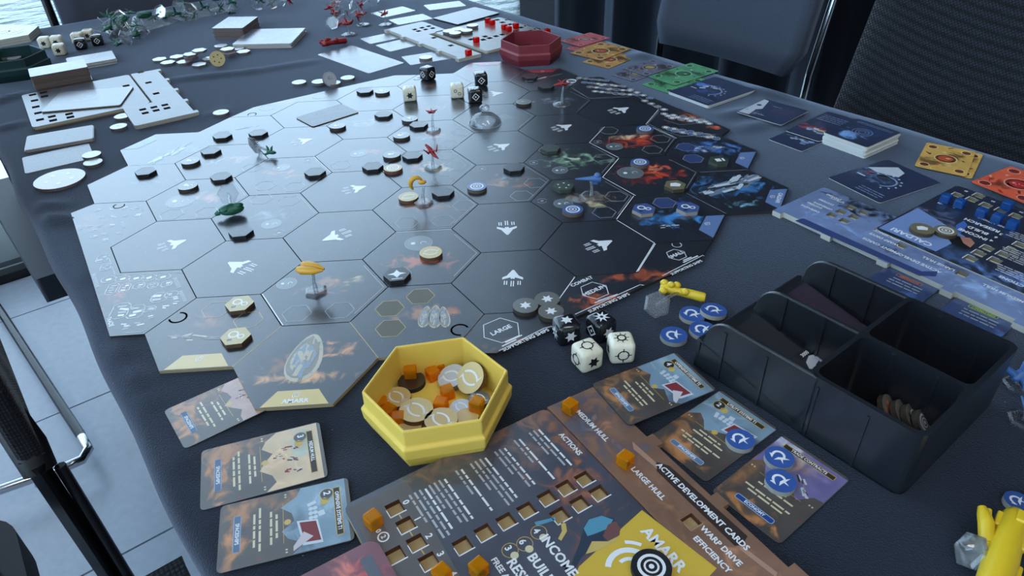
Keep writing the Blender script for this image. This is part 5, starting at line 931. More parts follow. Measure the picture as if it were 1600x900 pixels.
token('round', 'gold', 739, 588, 'gold disc leaning upright at the rear right of the yellow box', 'eye', r=10.5, rot=(.75, 0, -.9), loc=T(739, 592, .012), group=G); token('round', 'white', 707, 590, 'pale disc leaning behind the upright gold disc', 'eye', r=9.5, rot=(.3, -.2, -.5), loc=T(708, 592, .006), group=G)
token('round', 'black', 643, 594, 'dark disc under an amber cube in the yellow box', None, r=9, on=FH, group=G)
G = 'amber cubes in the yellow box'
for i, (px, py, on, d) in enumerate(((641, 580, FH + TT, 'amber cube standing on the dark disc'), (667, 570, FH, 'amber cube at the back wall, left of two'), (687, 571, FH, 'amber cube at the back wall, right of two'), (676, 584, FH, 'amber cube in front of the back pair'), (689, 632, FH, 'bright yellow cube in the middle of the box'), (699, 613, FH, 'bright yellow cube behind the middle one'), (745, 632, FH + .004, 'amber cube at the right wall of the box'), (596, 632, FH, 'amber cube at the left corner of the box'), (608, 643, FH, 'amber cube beside the left corner cube'), (622, 655, FH, 'amber cube at the left front wall'))):
    gem('AMARR', T(px, py, on + .004) - Vector((0, 0, .004)), i * .7, d, G)
RC = Vector((.2145, .492, CL)); hexbox('red hexagonal plastic box with pale discs inside', RC, .0442, 2, (128, 48, 58), .030)
for i, (px, py, d) in enumerate(((826, 73, 'pale disc at the front of the red box'), (840, 70, 'pale disc at the right of the red box'), (818, 70, 'dark disc at the left of the red box'))): token('round', 'white' if i < 2 else 'black', px, py, d, None, on=FH + .002 * i, group='discs in the red box')
gx = T(14, 84, .030); hexbox('dark green hexagonal plastic box at the far left', Vector((gx.x, gx.y, CL)), .046, 20, (26, 58, 60), .030)
for i, (px, py) in enumerate(((22, 90), (10, 88))): token('round', 'white', px, py, ('pale token at the front of the green box', 'pale token at the back of the green box')[i], None, on=FH + .010, group='tokens in the green box')
# white box lid with dark scribbles at the far left corner
t = thing('board_stack', 'white stacked boards with dark scribbles by the far window', 'board stack', T(8, 62, 0), RZ); lw = lambda px, py: local(t, T(px, py, .012)); P = [lw(*p) for p in ((-45, 70), (44, 54), (60, 40), (0, 38), (-60, 44))]; P = [(p.x, p.y) for p in P]
ar = sum(P[i][0] * P[(i + 1) % 5][1] - P[(i + 1) % 5][0] * P[i][1] for i in range(5)); P = P if ar > 0 else P[::-1]
for i in range(3): q = MB(); q.prism(P, .004 * i, .004 * i + .0037); q.build('board_sheet', [SILK, GREYE], t)
q = MB(); rnd = random.Random(2)
for (px, py) in ((5, 47), (12, 46), (18, 49), (24, 46), (30, 47), (33, 49), (9, 50), (20, 52)): v = lw(px, py); q.rect(v.x, v.y, .016, .006, .0119, 0, rnd.uniform(0, 3))
q.build('printed_scribbles', [DARKI], t)
# ---- black storage tray
TRX = lambda a, n: (-a, n)
t = thing('storage_tray', 'black plastic organiser tray with four compartments and three rounded fins', 'tray', AN(0, 0, CL), RZ); o_ = AN(-.386, .161, CL); t.location = o_
lx = lambda a, n: (-a - .386, n - .161)
BP = mat('black_plastic', (26, 29, 35), .3, bump=.04, bscale=500, Specular_IOR_Level=.9)
x0, xc, x1, y0, yc, y1, HT = -.071, .0066, .071, -.057, -.001, .058, .046
q = MB(); wl = .0030
def rr(xa, xb, ya, yb, r): return rrect(xb - xa, yb - ya, r, 4, (xa + xb) / 2, (ya + yb) / 2)
q.prism(rr(xc - wl, x1, y0, y1, .006), 0, HT, [rr(xc, x1 - wl, y0 + wl, yc - wl / 2, .005), rr(xc, x1 - wl, yc + wl / 2, y1 - wl, .005)], 0, 0, 0, False); binw = q.build('bin_walls', BP, t, bevel=.0013, seg=3)
q = MB(); q.prism(rr(xc - wl, x1, y0, y1, .006), 0, .0015); q.build('bin_floor', [BP, BP], t)
def fin(y, nm):
    P = [(x0, 0), (xc + .005, 0), (xc + .005, HT)]; R_ = .018
    P += [(x0 + .004 + R_ * (1 - math.sin(math.radians(a))), HT - R_ + R_ * math.cos(math.radians(a))) for a in range(0, 91, 10)]; P += [(x0 + .002, .022)]
    q = MB(); n_ = len(P); vs = [(x, y - wl / 2, z) for x, z in P] + [(x, y + wl / 2, z) for x, z in P]
    q.add(vs, [tuple(range(n_)), tuple(range(2 * n_ - 1, n_ - 1, -1))] + [(i, n_ + i, n_ + (i + 1) % n_, (i + 1) % n_) for i in range(n_)]); o = q.build(nm, BP, t, bevel=.0013, seg=3); return o
for y in (y0 + wl / 2, yc, y1 - wl / 2): fin(y, 'fin')
q = MB(); vs = [(x0, y0, .024), (xc, y0, .007), (xc, y1, .007), (x0, y1, .024), (x0, y0, .0225), (xc, y0, .0055), (xc, y1, .0055), (x0, y1, .0225)]; q.add(vs, [(0, 1, 2, 3), (7, 6, 5, 4), (0, 4, 5, 1), (2, 6, 7, 3), (1, 5, 6, 2)]); q.build('well_floor', BP, t)
q = MB(); q.box((x0, (y0 + y1) / 2, .012), (wl, y1 - y0, .024)); q.build('low_wall', BP, t, bevel=.0006)
for x in (-.052, -.022, .012, .042): q = MB(); q.box((x, y0 - .0001, HT * .45), (.0016, .0018, HT * .86)); q.build('rib', BP, binw)
for x in (-.046, -.018):
    for y in (yc - wl / 2, y1 - wl): q = MB(); q.box((x, y - .0003, HT * .52), (.0020, .0016, HT * .92)); q.build('rib', BP, binw)
for y in (yc, y1 - .001):
    for x in (.026, .052): q = MB(); q.box((x, y - wl * .6, HT * .5), (.0018, .0014, HT * .9)); q.build('rib', BP, binw)
def inwell(x, y): return (x, y, .024 + (.007 - .024) * (x - x0) / (xc - x0))
sl = math.atan2(.017, xc - x0)
def tw(x, y, dz=0): p = inwell(x, y); v = Matrix.Rotation(RZ, 3, 'Z') @ Vector(p); return o_ + v + Vector((0, 0, dz))
for (y, c, lb, wt) in ((-.029, (34, 36, 42), 'dark card with white marking in the near card well of the tray', True), (.029, (48, 38, 52), 'purplish dark card in the rear card well of the tray', False)):
    k = thing('well_card', lb, 'card', tw(-.031, y, .0012), 0, rot=(0, sl, RZ)); q = MB(); q.prism(rrect(.066, .046, .003, 3), 0, .0008); q.build('card_body', [mat('well_' + str(wt), c, .4), DKEDGE], k)
    if wt:
        def wp(px, py):
            h = .015
            for _ in range(8): v = local(t, T(px, py, h)); h = .024 + (.007 - .024) * (v.x - x0) / (xc - x0) + .002
            return ((v.x + .031) / math.cos(sl), v.y - y)
        q = MB(); q.flat([wp(*p_) for p_ in ((1259, 566), (1263, 556), (1276, 552), (1290, 556), (1303, 556), (1284, 578), (1264, 576))], .0009, 0); q.flat([wp(*p_) for p_ in ((1274, 570), (1279, 563), (1284, 568), (1279, 575))], .00095, 1); q.flat([wp(*p_) for p_ in ((1240, 556), (1258, 541), (1272, 548), (1254, 564))], .00093, 1); q.build('printed_marks', [mat('pale_mark', (190, 192, 200), .4), BLACKI], k); c_ = wp(1257, 553); text('3000', .0036, k, c_[0], c_[1], .001, WHITE, PI / 2)
for i, (px, py, ic, ink) in enumerate(((1382, 638, 'bird', mat('orange_ink', (200, 100, 50), .4)), (1402, 646, 'lock', None), (1418, 653, 'gear', None), (1436, 662, 'ring', None))):
    token('round', 'grey', 0, 0, 'dark token in the near right bin of the tray, ' + ('with an orange emblem', 'second from the orange one', 'third in the row', 'nearest the end wall')[i], ic, r=8, rot=(-.2, .8, RZ), loc=T(px, py, .010), group='tokens in the tray bin', ink=ink)
# ================================================================== miniature ships
SCOL = {'gold': (214, 160, 40), 'yellow': (222, 190, 40), 'red': (150, 28, 34), 'green': (24, 92, 70), 'blue': (62, 100, 158), 'teal': (30, 86, 80)}
def smat(c): return mat('ship_' + c, SCOL[c], .38, Specular_IOR_Level=.6, Subsurface_Weight=.05, Subsurface_Radius=(.002, .002, .001))
def stand_parts(t, kind, h, R=.0092, pre=''):
    q = MB()
    if kind == 'hex':
        for (r0, z0, r1, z1) in ((R, 0, R, .0016), (R, .0016, R * .8, .0026)): q.lathe([(r0, z0), (r1, z1)], 6, 0, None, False)
        q.flat(hexpoly(0, 0, R * .8), .0026)
    else: q.lathe([(R, 0), (R * .97, .0012), (R * .5, .0022), (0.0012, .003)], 24)
    q.build('stand_base', CLEAR, t)
    if h: q = MB(); q.tube([(0, 0, .002), (0, 0, h * .5), (.0015, 0, h)], [.0019, .0013, .001], 8); q.build('stand_peg', CLEAR, t)
def hull(t, kind, c, z, s=1.0, rot=None):
    M = Matrix.Translation((0, 0, z)) @ (rot.to_4x4() if rot else Matrix.Identity(4)) @ Matrix.Scale(s, 4); m = smat(c); q = MB()
    def out(nm): 
        q2 = MB(); q2.v = [tuple(M @ Vector(v)) for v in q.v]; q2.f = q.f; q2.m = q.m; q2.sm = q.sm; return q2.build(nm, m, t)
    if kind == 'twin':
        for y in (-1, 1): q = MB(); q.tube([(-.010, y * .0032, 0), (-.006, y * .0038, 0), (.004, y * .003, .0004), (.011, y * .0012, .0006)], [.0022, .0036, .0030, .0008], 8); out('hull_lobe')
        q = MB(); q.box((0, 0, -.001), (.010, .006, .002)); out('keel')
    elif kind == 'hook':
        q = MB(); q.tube([(-.006 + .008 * math.cos(math.radians(a)), 0, .004 + .009 * math.sin(math.radians(a))) for a in range(230, 20, -20)], [.0012 + .0022 * math.sin(PI * i / 10) for i in range(11)], 8); out('hull_arc'); q = MB(); q.ell((.001, 0, .006), (.0055, .003, .003)); out('hull_core')
    elif kind == 'branch':
        q = MB(); q.tube([(-.011, 0, 0), (-.004, 0, .001), (.004, 0, 0), (.011, 0, .002)], [.0012, .0022, .0020, .0006], 7); out('hull_core')
        for y in (-1, 1): q = MB(); q.tube([(-.003, 0, 0), (.001, y * .005, .0015), (-.004, y * .009, .004)], [.0016, .0012, .0004], 6); out('wing')
        q = MB(); q.tube([(0, 0, 0), (.002, 0, .005), (.006, 0, .007)], [.0015, .001, .0004], 6); out('fin')
    elif kind == 'star':
        for i in range(5): q = MB(); a = i * 1.257; q.tube([(0, 0, 0), (.006 * math.cos(a), .006 * math.sin(a), .001), (.010 * math.cos(a), .010 * math.sin(a), .0025)], [.0022, .0014, .0003], 6); out('wing')
    elif kind == 'blob':
        q = MB(); q.ell((0, 0, 0), (.012, .0055, .005), 0, 14, 8); q.ell((.006, .001, .003), (.006, .004, .003)); q.ell((-.006, 0, .002), (.006, .005, .0035)); out('hull_core'); q = MB(); q.tube([(-.011, .0, .003), (0, .001, .0058), (.010, 0, .004)], [.001, .0012, .0008], 6); out('dorsal_ridge'); q = MB(); q.tube([(-.012, 0, 0), (-.016, -.001, -.001)], [.003, .0015], 7); out('engine')
    elif kind == 'spiky':
        q = MB(); q.ell((0, 0, 0), (.008, .003, .003)); out('hull_core')
        for (a, b_, c_) in (((-.004, 0, 0), (-.008, .005, .004), (-.010, .006, .007)), ((.003, 0, 0), (.005, -.005, .003), (.009, -.007, .004)), ((0, 0, .001), (.001, .001, .006), (.004, 0, .010)), ((-.002, 0, 0), (-.006, -.006, -.001), (-.010, -.007, 0))): q = MB(); q.tube([a, b_, c_], [.0022, .0017, .0006], 6); out('wing')
    elif kind == 'lance':
        q = MB(); q.tube([(-.008, 0, 0), (-.004, 0, .0005), (.002, 0, .0005), (.016, 0, 0)], [.0032, .0036, .0022, .0007], 8); out('hull_core'); q = MB(); q.ell((-.005, 0, .0035), (.0035, .003, .003)); out('bridge'); q = MB(); q.box((-.003, 0, -.003), (.005, .002, .004)); out('keel')
    elif kind == 'lumpy':
        q = MB(); q.tube([(-.016, 0, 0), (-.012, 0, .0005), (-.003, 0, 0), (.006, 0, 0), (.018, 0, -.001), (.020, 0, -.001)], [.0030, .0042, .0032, .0038, .0040, .0032], 8); out('hull_core')
        for (x, y, z_, r) in ((-.014, .005, .002, .0032), (-.013, -.005, .001, .003), (-.004, .004, .003, .003), (.004, -.003, .003, .003), (-.008, 0, .005, .0028)): q = MB(); q.ell((x, y, z_), (r * 1.2, r, r), 0, 8, 5); out('hull_pod')
    elif kind == 'cruiser':
        q = MB(); q.tube([(-.034, 0, 0), (-.028, 0, .001), (-.010, 0, .001), (.012, 0, 0), (.030, 0, -.001), (.036, 0, -.001)], [.0050, .0085, .0092, .0095, .0090, .0060], 12, flatten=.8); out('hull_core')
        for (x, y) in ((-.02, .009), (.0, .009), (.016, -.009), (-.012, -.009)): q = MB(); q.box((x, y, 0), (.012, .004, .006)); out('hull_plate')
        for y in (-1,): q = MB(); q.tube([(-.016, y * .017, -.001), (-.004, y * .018, 0), (.012, y * .016, 0)], [.003, .006, .0052], 8, flatten=.5); out('side_pod'); q = MB(); q.box((0, y * .011, 0), (.006, .010, .003)); out('strut')
def mini(kind, c, px, py, label, stand='hex', h=.019, rz=0, s=1.0, on=Z1, R=.0092, rot=None, hrot=None, group='miniature ships standing on the board'):
    p = T(px, py, on); t = thing('miniature_ship', label, 'miniature ship', (p.x, p.y, CL + on), rz, group, rot)
    if stand: stand_parts(t, stand, h, R)
    hull(t, kind, c, h + .001, s, hrot); return t
mini('twin', 'gold', 494, 456, 'gold ship of two lobes on a clear hex stand', rz=-.35, h=.021)
mini('hook', 'gold', 662, 318, 'gold hook-shaped ship on a clear hex stand', rz=.1, h=.017, s=.74)
mini('branch', 'red', 677, 263, 'red branching ship at the centre of the board', rz=-.9, h=.017, s=1.0, hrot=Matrix.Rotation(.5, 3, 'Y'))
mini('star', 'red', 677, 205, 'small red winged ship behind the central one', rz=.4, h=.022, s=.72)
mini('branch', 'red', 878, 163, 'flat red ship on a round clear stand at the right', 'round', .024, .1, .95, R=.0115)
mini('lance', 'blue', 924, 308, 'blue ship with a long nose on a clear hex stand', rz=PI - .12, h=.018, R=.0115)
def lying(kind, c, spx, hpx, label, hz, rz, s, base_tilt, on=Z1):     # ship toppled over beside its tilted stand
    p = T(*hpx, on + hz); t = thing('miniature_ship', label, 'miniature ship', (p.x, p.y, CL + on), 0, 'toppled miniature ships'); hull(t, kind, c, hz, s, Matrix.Rotation(rz, 3, 'Z')); b_ = T(*spx, on + .008); q = MB()
    v = Vector((b_.x - p.x, b_.y - p.y, .008)); M = Matrix.Translation(v) @ base_tilt.to_4x4(); R = .0105
    for k in range(3): q.lathe(((R, 0), (R, .0016)) if k == 0 else ((R, .0016), (R * .82, .0026)) if k == 1 else ((R * .82, .0026), (.0001, .0026)), 6, 0, M, False)
    q.lathe(((.0001, 0), (R, 0)), 6, 0, M, False); q.build('stand_base', CLEAR, t); q = MB(); e = v; f = Vector((0, 0, hz)); q.tube([e, (e + f) / 2 + Vector((0, 0, .001)), f], [.0018, .0014, .0011], 7); q.build('stand_peg', CLEAR, t); return t
lying('blob', 'green', (357, 303), (362, 328), 'rounded green ship toppled beside its clear stand', .006, .35, .95, Matrix.Rotation(.9, 3, 'X'))
lying('spiky', 'green', (397, 228), (424, 238), 'spiky green ship toppled at the far left of the board', .005, -.3, .75, Matrix.Rotation(1.1, 3, 'Y'))
lying('lumpy', 'yellow', (1026, 476), (1063, 456), 'yellow ship lying on the cloth beside its clear stand', .006, -.45, .95, Matrix.Rotation(.9, 3, 'X') @ Matrix.Rotation(.3, 3, 'Z'), on=0)
# big yellow ship at the lower right corner
p = T(1572, 850, .012); d_ = T(1545, 940, .012) - T(1596, 782, .012); t = thing('miniature_ship', 'large yellow ship with a side pod at the lower right corner', 'miniature ship', (p.x, p.y, CL), math.atan2(d_.y, d_.x)); m = smat('yellow')
q = MB(); q.tube([(-.0245, 0, .011), (-.0225, 0, .0115), (-.018, 0, .012), (-.004, 0, .012), (.012, 0, .012), (.034, 0, .0115)], [.0022, .0050, .0064, .0068, .0076, .0070], 14); q.build('hull_core', m, t)
for (x, y, z, l, w_, h_) in ((-.012, -.0062, .013, .010, .003, .005), (.004, -.0066, .012, .012, .003, .005), (-.004, .006, .014, .012, .003, .004), (.016, .0072, .010, .012, .004, .006), (-.016, .002, .0185, .008, .005, .002)): q = MB(); q.box((x, y, z), (l, w_, h_)); q.build('hull_plate', m, t, bevel=.0008)
v = local(t, T(1541, 818, .014)); v2 = local(t, T(1534, 792, .016)); v3 = local(t, T(1541, 850, .012)); q = MB(); q.tube([v2, (v2 + v) / 2, v, v3], [.0020, .0034, .0040, .0036], 8); q.build('side_pod', m, t); q = MB(); q.tube([local(t, T(1546, 796, .016)), v], [.0012, .0024], 6); q.build('pod_fin', m, t); q = MB(); q.tube([v3, Vector((.004, -.004, .011))], .0016, 6); q.build('strut', m, t)
M = Matrix.Translation(local(t, T(1520, 862, .009))) @ Matrix.Rotation(1.0, 4, 'X') @ Matrix.Rotation(.5, 4, 'Y'); q = MB(); R = .0095
for pr in (((R, 0), (R, .002)), ((R, .002), (R * .8, .0032)), ((R * .8, .0032), (.0001, .0032)), ((.0001, 0), (R, 0))): q.lathe(pr, 6, 0, M, False)
q.build('stand_base', CLEAR, t); q = MB(); q.tube([M @ Vector((0, 0, .003)), M @ Vector((0, 0, .007)), v3], [.003, .0025, .002], 8); q.build('stand_peg', CLEAR, t)
p = T(1598, 585, .010); t = thing('miniature_ship', 'pale blue ship at the right edge beside the tray', 'miniature ship', (p.x, p.y, CL), .4); hull(t, 'spiky', 'blue', .010, 1.3); stand_parts(t, 'hex', .010)
p = T(1604, 648, .006); t = thing('miniature_ship', 'blue ship at the right edge below the pale blue one', 'miniature ship', (p.x, p.y, CL), 1.2); hull(t, 'lance', 'blue', .008, .9); stand_parts(t, 'hex', .008)
p = T(1590, 780, .004); o = token('round', 'blue', 1590, 782, 'blue disc peeking out behind the large yellow ship', 'swirl', on=0, r=6.5, group=None)
# clear dome
p = T(758, 192, Z1); t = thing('clear_dome', 'clear plastic dome with a knob on the hex board', 'dome', (p.x, p.y, CL + Z1)); q = MB(); q.lathe([(.0195, 0), (.0192, .002), (.0165, .006), (.011, .0105), (.004, .0128)], 28); q.build('dome_shell', CLEAR, t); q = MB(); q.lathe([(.003, .0125), (.003, .0145), (.0058, .0165), (.0062, .0195), (.004, .0215), (.0005, .0218)], 18); q.build('dome_knob', CLEAR, t); q = MB(); q.ring(0, 0, .0195, .001, .0004, 0, 28); q.build('dome_rim', mat('frosted_rim', (200, 208, 215), .2), t)
p = T(893, 128, Z1); t = thing('clear_ring_stand', 'small clear ring stand lying beside the red ship', 'stand', (p.x, p.y, CL + Z1), .5); q = MB(); q.lathe([(.0062, 0), (.007, .001), (.0062, .002), (.0054, .001), (.0062, 0)], 20); q.build('ring', mat('frosted_rim', (200, 208, 215), .2), t); q = MB(); q.tube([(.009, 0, .001), (.018, .006, .001)], [.0016, .0010], 7); q.build('stand_peg', CLEAR, t)
# ---- tangled heaps of ships at the far side
def heap(c, kinds, spots, label, grp, seed, phr):
    rnd = random.Random(seed); protos = []
    for k in kinds: t = thing('miniature_ship', label % phr[0], 'miniature ship', (0, 0, -5), 0, grp); stand_parts(t, 'hex', .017, .0132); hull(t, k, c, .019, 1.05); protos.append(t); KIDS[t.name] = list(t.children)
    bpy.context.view_layer.update(); used = set()
    for i, (px, py, hz, up) in enumerate(spots):
        pr = protos[i % len(protos)]
        if pr.name not in used: o = pr; used.add(pr.name)
        else:
            o = pr.copy(); COL.objects.link(o)
            for ch in KIDS[pr.name]: d = ch.copy(); COL.objects.link(d); d.parent = o
        p = T(px, py, hz); z = CL + hz; o.location = (p.x, p.y, z); o.rotation_euler = (0, 0, rnd.uniform(0, 6)) if up else (rnd.uniform(.9, 2.3), rnd.uniform(-.5, .5), rnd.uniform(0, 6))
        if not up: o.location.z = CL + .011 + hz
        o['label'] = label % phr[i]
G1 = [(163, 48, 0, 0), (178, 55, .004, 0), (195, 50, .010, 0), (176, 42, .008, 1), (205, 60, 0, 0), (215, 45, .008, 0), (200, 70, 0, 0), (222, 62, 0, 0), (232, 52, 0, 0), (185, 66, 0, 0), (208, 38, .006, 1), (228, 38, .004, 0), (188, 36, 0, 0), (245, 45, 0, 0), (252, 28, .006, 0)]
heap('green', ('spiky', 'branch', 'blob'), G1, 'green ship with clear stand in the tangled heap, %s', 'green ships heaped at the far left', 4, ('at its left end', 'left of the middle', 'piled in the middle', 'upright at the left rear', 'in front of the middle', 'on the upper right', 'nearest the viewer', 'at the right front', 'right of the middle', 'at the left front', 'upright at the rear', 'at the right rear', 'flat at the back', 'at its right end', 'raised beyond its right end'))
G2 = [(272, 34, 0, 0), (288, 28, 0, 0), (300, 22, .004, 0), (282, 20, .006, 0), (318, 24, 0, 0), (332, 26, 0, 0), (338, 16, .004, 1), (352, 20, 0, 0), (362, 14, 0, 0), (300, 34, 0, 0), (402, 16, 0, 0), (425, 14, 0, 0)]
heap('teal', ('spiky', 'branch'), G2, 'dark teal ship with clear stand in the spread row, %s', 'teal ships spread along the far table edge', 8, ('leftmost', 'second from left', 'raised left of the middle', 'behind the leftmost', 'in the middle', 'right of the middle', 'upright at the rear', 'third from the right', 'at the right end', 'nearest the viewer', 'apart, behind the thick deck', 'apart, rightmost of all'))
R1 = [(520, 45, 0, 0), (528, 30, .004, 0), (545, 38, 0, 0), (562, 24, .004, 0), (524, 12, .004, 0), (568, 40, 0, 1), (603, 40, 0, 1), (545, 55, 0, 1), (578, 10, .006, 0), (548, 14, .008, 0), (596, 6, 0, 0), (440, 10, 0, 0), (535, 22, .010, 0)]
heap('red', ('branch', 'spiky', 'star'), R1, 'red ship with clear stand in the crowded far cluster, %s', 'red ships crowded at the far end', 6, ('at the left front', 'at the left middle', 'in the centre', 'right of the centre', 'at the left rear', 'upright at the right front', 'upright and apart at the right', 'upright nearest the viewer', 'raised at the right rear', 'raised at the rear centre', 'at the far right rear', 'apart beside the teal ships', 'on top of the pile'))
p = T(520, 66, .006); t = thing('miniature_ship', 'long red ship lying in front of the crowded red cluster', 'miniature ship', (p.x, p.y, CL), .55); hull(t, 'lumpy', 'red', .006, 1.15)
# white base cards under the green heaps
blank('game_card', 'white card under the heap of green ships', 'card', [(155, 45), (185, 60), (262, 38), (235, 22)], SILK, GREYE, 0); blank('game_card', 'white card under the spread-out teal ships', 'card', [(255, 25), (290, 32), (372, 16), (340, 4)], SILK, GREYE, 0)
# ================================================================== unseen ceiling panels, added as fill light for the near objects
FILL_GLOW = bpy.data.materials.new('fill_glow'); FILL_GLOW.use_nodes = True; bs = FILL_GLOW.node_tree.nodes['Principled BSDF']; setin(bs, Emission_Color=(1, .95, .88, 1), Emission_Strength=7.0)
for a, n, w_ in ((-1.3, -1.6, 'nearer the window, left'), (-1.3, .5, 'nearer the window, right'), (-2.7, -1.6, 'nearer the back wall, left'), (-2.7, .5, 'nearer the back wall, right')):
    t = thing('ceiling_fill_light', 'added white fill light panel on the ceiling, ' + w_, 'fill light', AN(a, n, 4.2), RZ, 'added fill light panels'); q = MB(); q.box((0, 0, -.03), (1.24, .64, .06)); q.build('housing', mat('fill_housing', (210, 210, 210), .5), t); q = MB(); q.box((0, 0, -.063), (1.18, .58, .006)); q.build('diffuser', FILL_GLOW, t)
# ================================================================== chairs
def weave(name, c, scale, strength=.9):
    if name in MC: return MC[name]
    m = mat(name, c, .85, Sheen_Weight=.15, Sheen_Roughness=.4, Specular_IOR_Level=.25); nt = m.node_tree; b = nt.nodes['Principled BSDF']; tc = nt.nodes.new('ShaderNodeTexCoord'); mp = nt.nodes.new('ShaderNodeMapping'); mp.inputs['Rotation'].default_value = (0, .6, 0); mp.inputs['Scale'].default_value = (scale, scale, scale)
    nt.links.new(tc.outputs['Object'], mp.inputs[0]); ck = nt.nodes.new('ShaderNodeTexVoronoi'); ck.feature = 'F1'; ck.inputs['Randomness'].default_value = .15; ck.inputs['Scale'].default_value = 1; nt.links.new(mp.outputs[0], ck.inputs['Vector'])
    mr = nt.nodes.new('ShaderNodeMapRange'); mr.inputs['From Min'].default_value = .15; mr.inputs['From Max'].default_value = .6; mr.inputs['To Min'].default_value = 1; mr.inputs['To Max'].default_value = 0; nt.links.new(ck.outputs['Distance'], mr.inputs['Value'])
    mx = nt.nodes.new('ShaderNodeMix'); mx.data_type = 'RGBA'; mx.inputs[6].default_value = rgb([v * .35 for v in c]); mx.inputs[7].default_value = rgb([min(255, v * 1.35) for v in c]); nt.links.new(mr.outputs[0], mx.inputs[0]); nt.links.new(mx.outputs[2], b.inputs['Base Color'])
    bp = nt.nodes.new('ShaderNodeBump'); bp.inputs['Strength'].default_value = strength; bp.inputs['Distance'].default_value = .0012; nt.links.new(mr.outputs[0], bp.inputs['Height']); nt.links.new(bp.outputs['Normal'], b.inputs['Normal']); return m
CHROME = mat('chrome_tube', (190, 192, 196), .15, Metallic=1.0); BLKM = mat('black_tube', (16, 17, 20), .25, Metallic=.3); BLKP = mat('black_chair_plastic', (14, 15, 19), .5)
MESHF = weave('chair_mesh_fabric', (30, 33, 41), 330, .5); GREYF = velvet('chair_grey_fabric', (50, 55, 64), .3, bump=.4, bscale=700); SEATF = weave('chair_seat_fabric', (26, 28, 36), 300)
def panel(w, z0, z1, th, curve, m, r=.03, sag=0.0, lean=0.0, nu=14, nv=10):
    q = MB(); P = []
    for k in (0, 1):
        for j in range(nv + 1):
            for i in range(nu + 1):
                u = -1 + 2 * i / nu; v = j / nv; hw = w / 2 - (r * (1 - math.sqrt(max(0, 1 - (1 - min(1, min(v, 1 - v) * (z1 - z0) / r)) ** 2)))); z = z0 + (z1 - z0) * v - sag * (1 - u * u) * (1 - v) * -1
                P.append((u * hw, curve * (1 - u * u) + lean * (z - z0) + (th if k else 0) * 1, z))
    n = (nu + 1) * (nv + 1); idx = lambda k, i, j: k * n + j * (nu + 1) + i
    F = []
    for j in range(nv):
        for i in range(nu): F.append((idx(0, i, j), idx(0, i + 1, j), idx(0, i + 1, j + 1), idx(0, i, j + 1))); F.append((idx(1, i, j), idx(1, i, j + 1), idx(1, i + 1, j + 1), idx(1, i + 1, j)))
    for i in range(nu): F.append((idx(0, i, 0), idx(1, i, 0), idx(1, i + 1, 0), idx(0, i + 1, 0))); F.append((idx(0, i, nv), idx(0, i + 1, nv), idx(1, i + 1, nv), idx(1, i, nv)))
    for j in range(nv): F.append((idx(0, 0, j), idx(0, 0, j + 1), idx(1, 0, j + 1), idx(1, 0, j))); F.append((idx(0, nu, j), idx(1, nu, j), idx(1, nu, j + 1), idx(0, nu, j + 1)))
    q.add(P, F, 0, True); return q
def chair(label, a, n, flip, w, z0, z1, bm_, lean=.3, sag=0, seatd=.42, tube=CHROME, leg=BLKM, group='conference chairs around the table', th=.03):
    t = thing('conference_chair', label, 'chair', AN(a, n, 0), RZ + (PI if flip else 0), group)
    panel(w, z0, z1, th, .012, bm_, .02, sag, lean).build('backrest', bm_, t)
    q = MB(); q.prism(rrect(w * .98, seatd, .05, 4, 0, -seatd / 2 + .0), .43, .475, (), 0, 0); q.build('seat', SEATF, t, bevel=.012, seg=3)
    for sx in (-1, 1):
        q = MB(); x = sx * (w / 2 + .012); q.tube([(x, -seatd + .04, .44), (x, -seatd + .02, .03), (x, -seatd + .05, .012), (x, .06, .012)], .011, 10); q.build('leg', leg, t)
        q = MB(); q.tube([(x, .05, .012), (x, .06, .03), (x, .035, .45), (x, lean * (z0 - z0) + th + .012, z0), (x * .99, lean * (z1 - z0) + th + .012, z1)], .008, 10); q.build('back_tube', tube if sx > 0 else BLKM, t)
    q = MB(); q.tube([(-w / 2 - .012, .06, .014), (w / 2 + .012, .06, .014)], .009, 8); q.build('cross_rail', tube, t); return t
chair('dark woven office chair filling the upper right corner', -.292, .668, False, .455, .56, 1.12, MESHF, .3, tube=BLKM)
chair('grey fabric chair set back from the table on the right', .364, 1.02, False, .35, .60, 1.02, GREYF, .22, sag=.0)
chair('dark chair at the far end of the table by the window', 1.07, .21, False, .46, .55, .83, velvet('chair_black_fabric', (58, 62, 72), .3), .15).rotation_euler[2] = RZ + PI / 2
# left side: woven chair close to the table edge, with sled base and black arm elbow
k = thing('conference_chair', 'dark woven chair at the left edge with a black leg bar', 'chair', AN(.19, -.29, 0), RZ, 'chairs along the left side of the table')
q = MB(); P = []
q.prism([(0.0, 0.0), (-.42, -.012), (-.42, -.037), (0.0, -.025)], .50, .92, (), 0, 0); q.build('backrest', MESHF, k, bevel=.008, seg=3)
q = MB(); q.tube([(-.16, -.03, .50), (-.10, -.026, .528), (-.05, -.018, .524), (-.016, -.012, .505), (-.004, -.012, .478)], [.015, .017, .018, .019, .017], 10, flatten=.8); q.build('arm_elbow', BLKP, k, bevel=.0)
q = MB(); q.tube([(0, -.012, .49), (.026, -.003, .30), (.05, .0, .012)], .0105, 4, smooth=False); q.tube([(.004, .006, .48), (.030, .012, .30), (.054, .013, .012)], .006, 8); q.build('leg', BLKM, k)
q = MB(); q.prism(rrect(.42, .36, .05, 4, -.21, .30), .42, .455, (), 0, 0); q.build('seat', SEATF, k, bevel=.01)
s_ = thing('stool', 'black seat tucked under the left table edge with a chrome sled base', 'stool', AN(.67, -.25, 0), RZ)
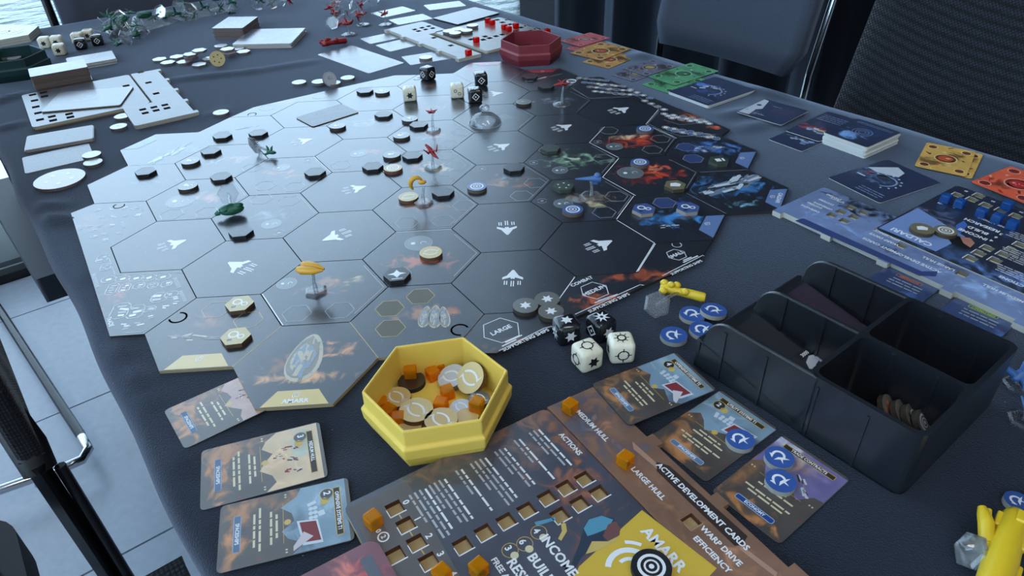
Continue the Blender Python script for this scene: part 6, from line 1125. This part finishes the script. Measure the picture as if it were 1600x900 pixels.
q = MB(); q.prism([(0, .012), (0, .36), (-.46, .36), (-.46, -.012)], .405, .45, (), 0, 0); q.build('seat', mat('stool_vinyl', (30, 33, 42), .6, bump=.1, bscale=200), s_, bevel=.004)
LP = lambda px, py, z: local(s_, T(px, py, z - CL))
pts = [LP(-60, 400, .05), LP(0, 485, .05), LP(100, 640, .05), LP(128, 683, .05), LP(138, 702, .05), LP(128, 718, .05), LP(105, 728, .05), LP(0, 765, .05), LP(-90, 795, .05)]
q = MB(); q.tube(pts[:4], .0095, 10); q.build('sled_rail', BLKM, s_); q = MB(); q.tube(pts[3:], .0095, 10); q.build('sled_cross_rail', CHROME, s_)
for (px, py) in ((62, 750), (92, 737)): v = LP(px, py, .035); q = MB(); q.tube([v + Vector((-.012, .0, 0)), v + Vector((.012, 0, 0))], .010, 12); q.build('glide', CHROME, s_)
for (x, y) in ((-.02, .33), (-.44, .33)): q = MB(); q.tube([(x, y, .01), (x, y, .41)], .009, 8); q.build('leg', BLKM, s_)
v = T(44, 796, .45 - CL); s2 = thing('padded_chair', 'dark ribbed chair seat with a rounded corner at the lower left', 'chair', (v.x, v.y, 0), RZ)
q = MB(); q.prism(rrect(.44, .44, .045, 6, .2, -.235), .40, .45, (), 0, 0); q.build('seat', mat('ribbed_seat', (20, 22, 28), .7), s2, bevel=.015, seg=3)
for i in range(14): q = MB(); q.box((.012 + .028 * i, -.235, .4515), (.007, .40 if i else .3, .004)); q.build('seam_rib', mat('ribbed_seat', (20, 22, 28), .7), s2, bevel=.0015)
for (x, y) in ((.03, -.05), (.37, -.05), (.03, -.42), (.37, -.42)): q = MB(); q.tube([(x, y, 0), (x, y, .40)], .011, 8); q.build('leg', BLKM, s2)
v = T(284, 868, .62 - CL); s3 = thing('conference_chair', 'black mesh chair back corner peeking up at the lower table edge', 'chair', (v.x, v.y, 0), RZ, 'chairs along the left side of the table')
q = MB(); q.prism([(0, 0), (.40, -.012), (.40, -.04), (0, -.03)], .35, .62, (), 0, 0); q.build('backrest', MESHF, s3, bevel=.01); q = MB(); q.prism(rrect(.4, .36, .05, 4, .2, -.2), .40, .44, (), 0, 0); q.build('seat', SEATF, s3, bevel=.01)
for (x, y) in ((.03, -.05), (.37, -.05), (.03, -.35), (.37, -.35)): q = MB(); q.tube([(x, y, 0), (x, y, .40)], .011, 8); q.build('leg', BLKM, s3)
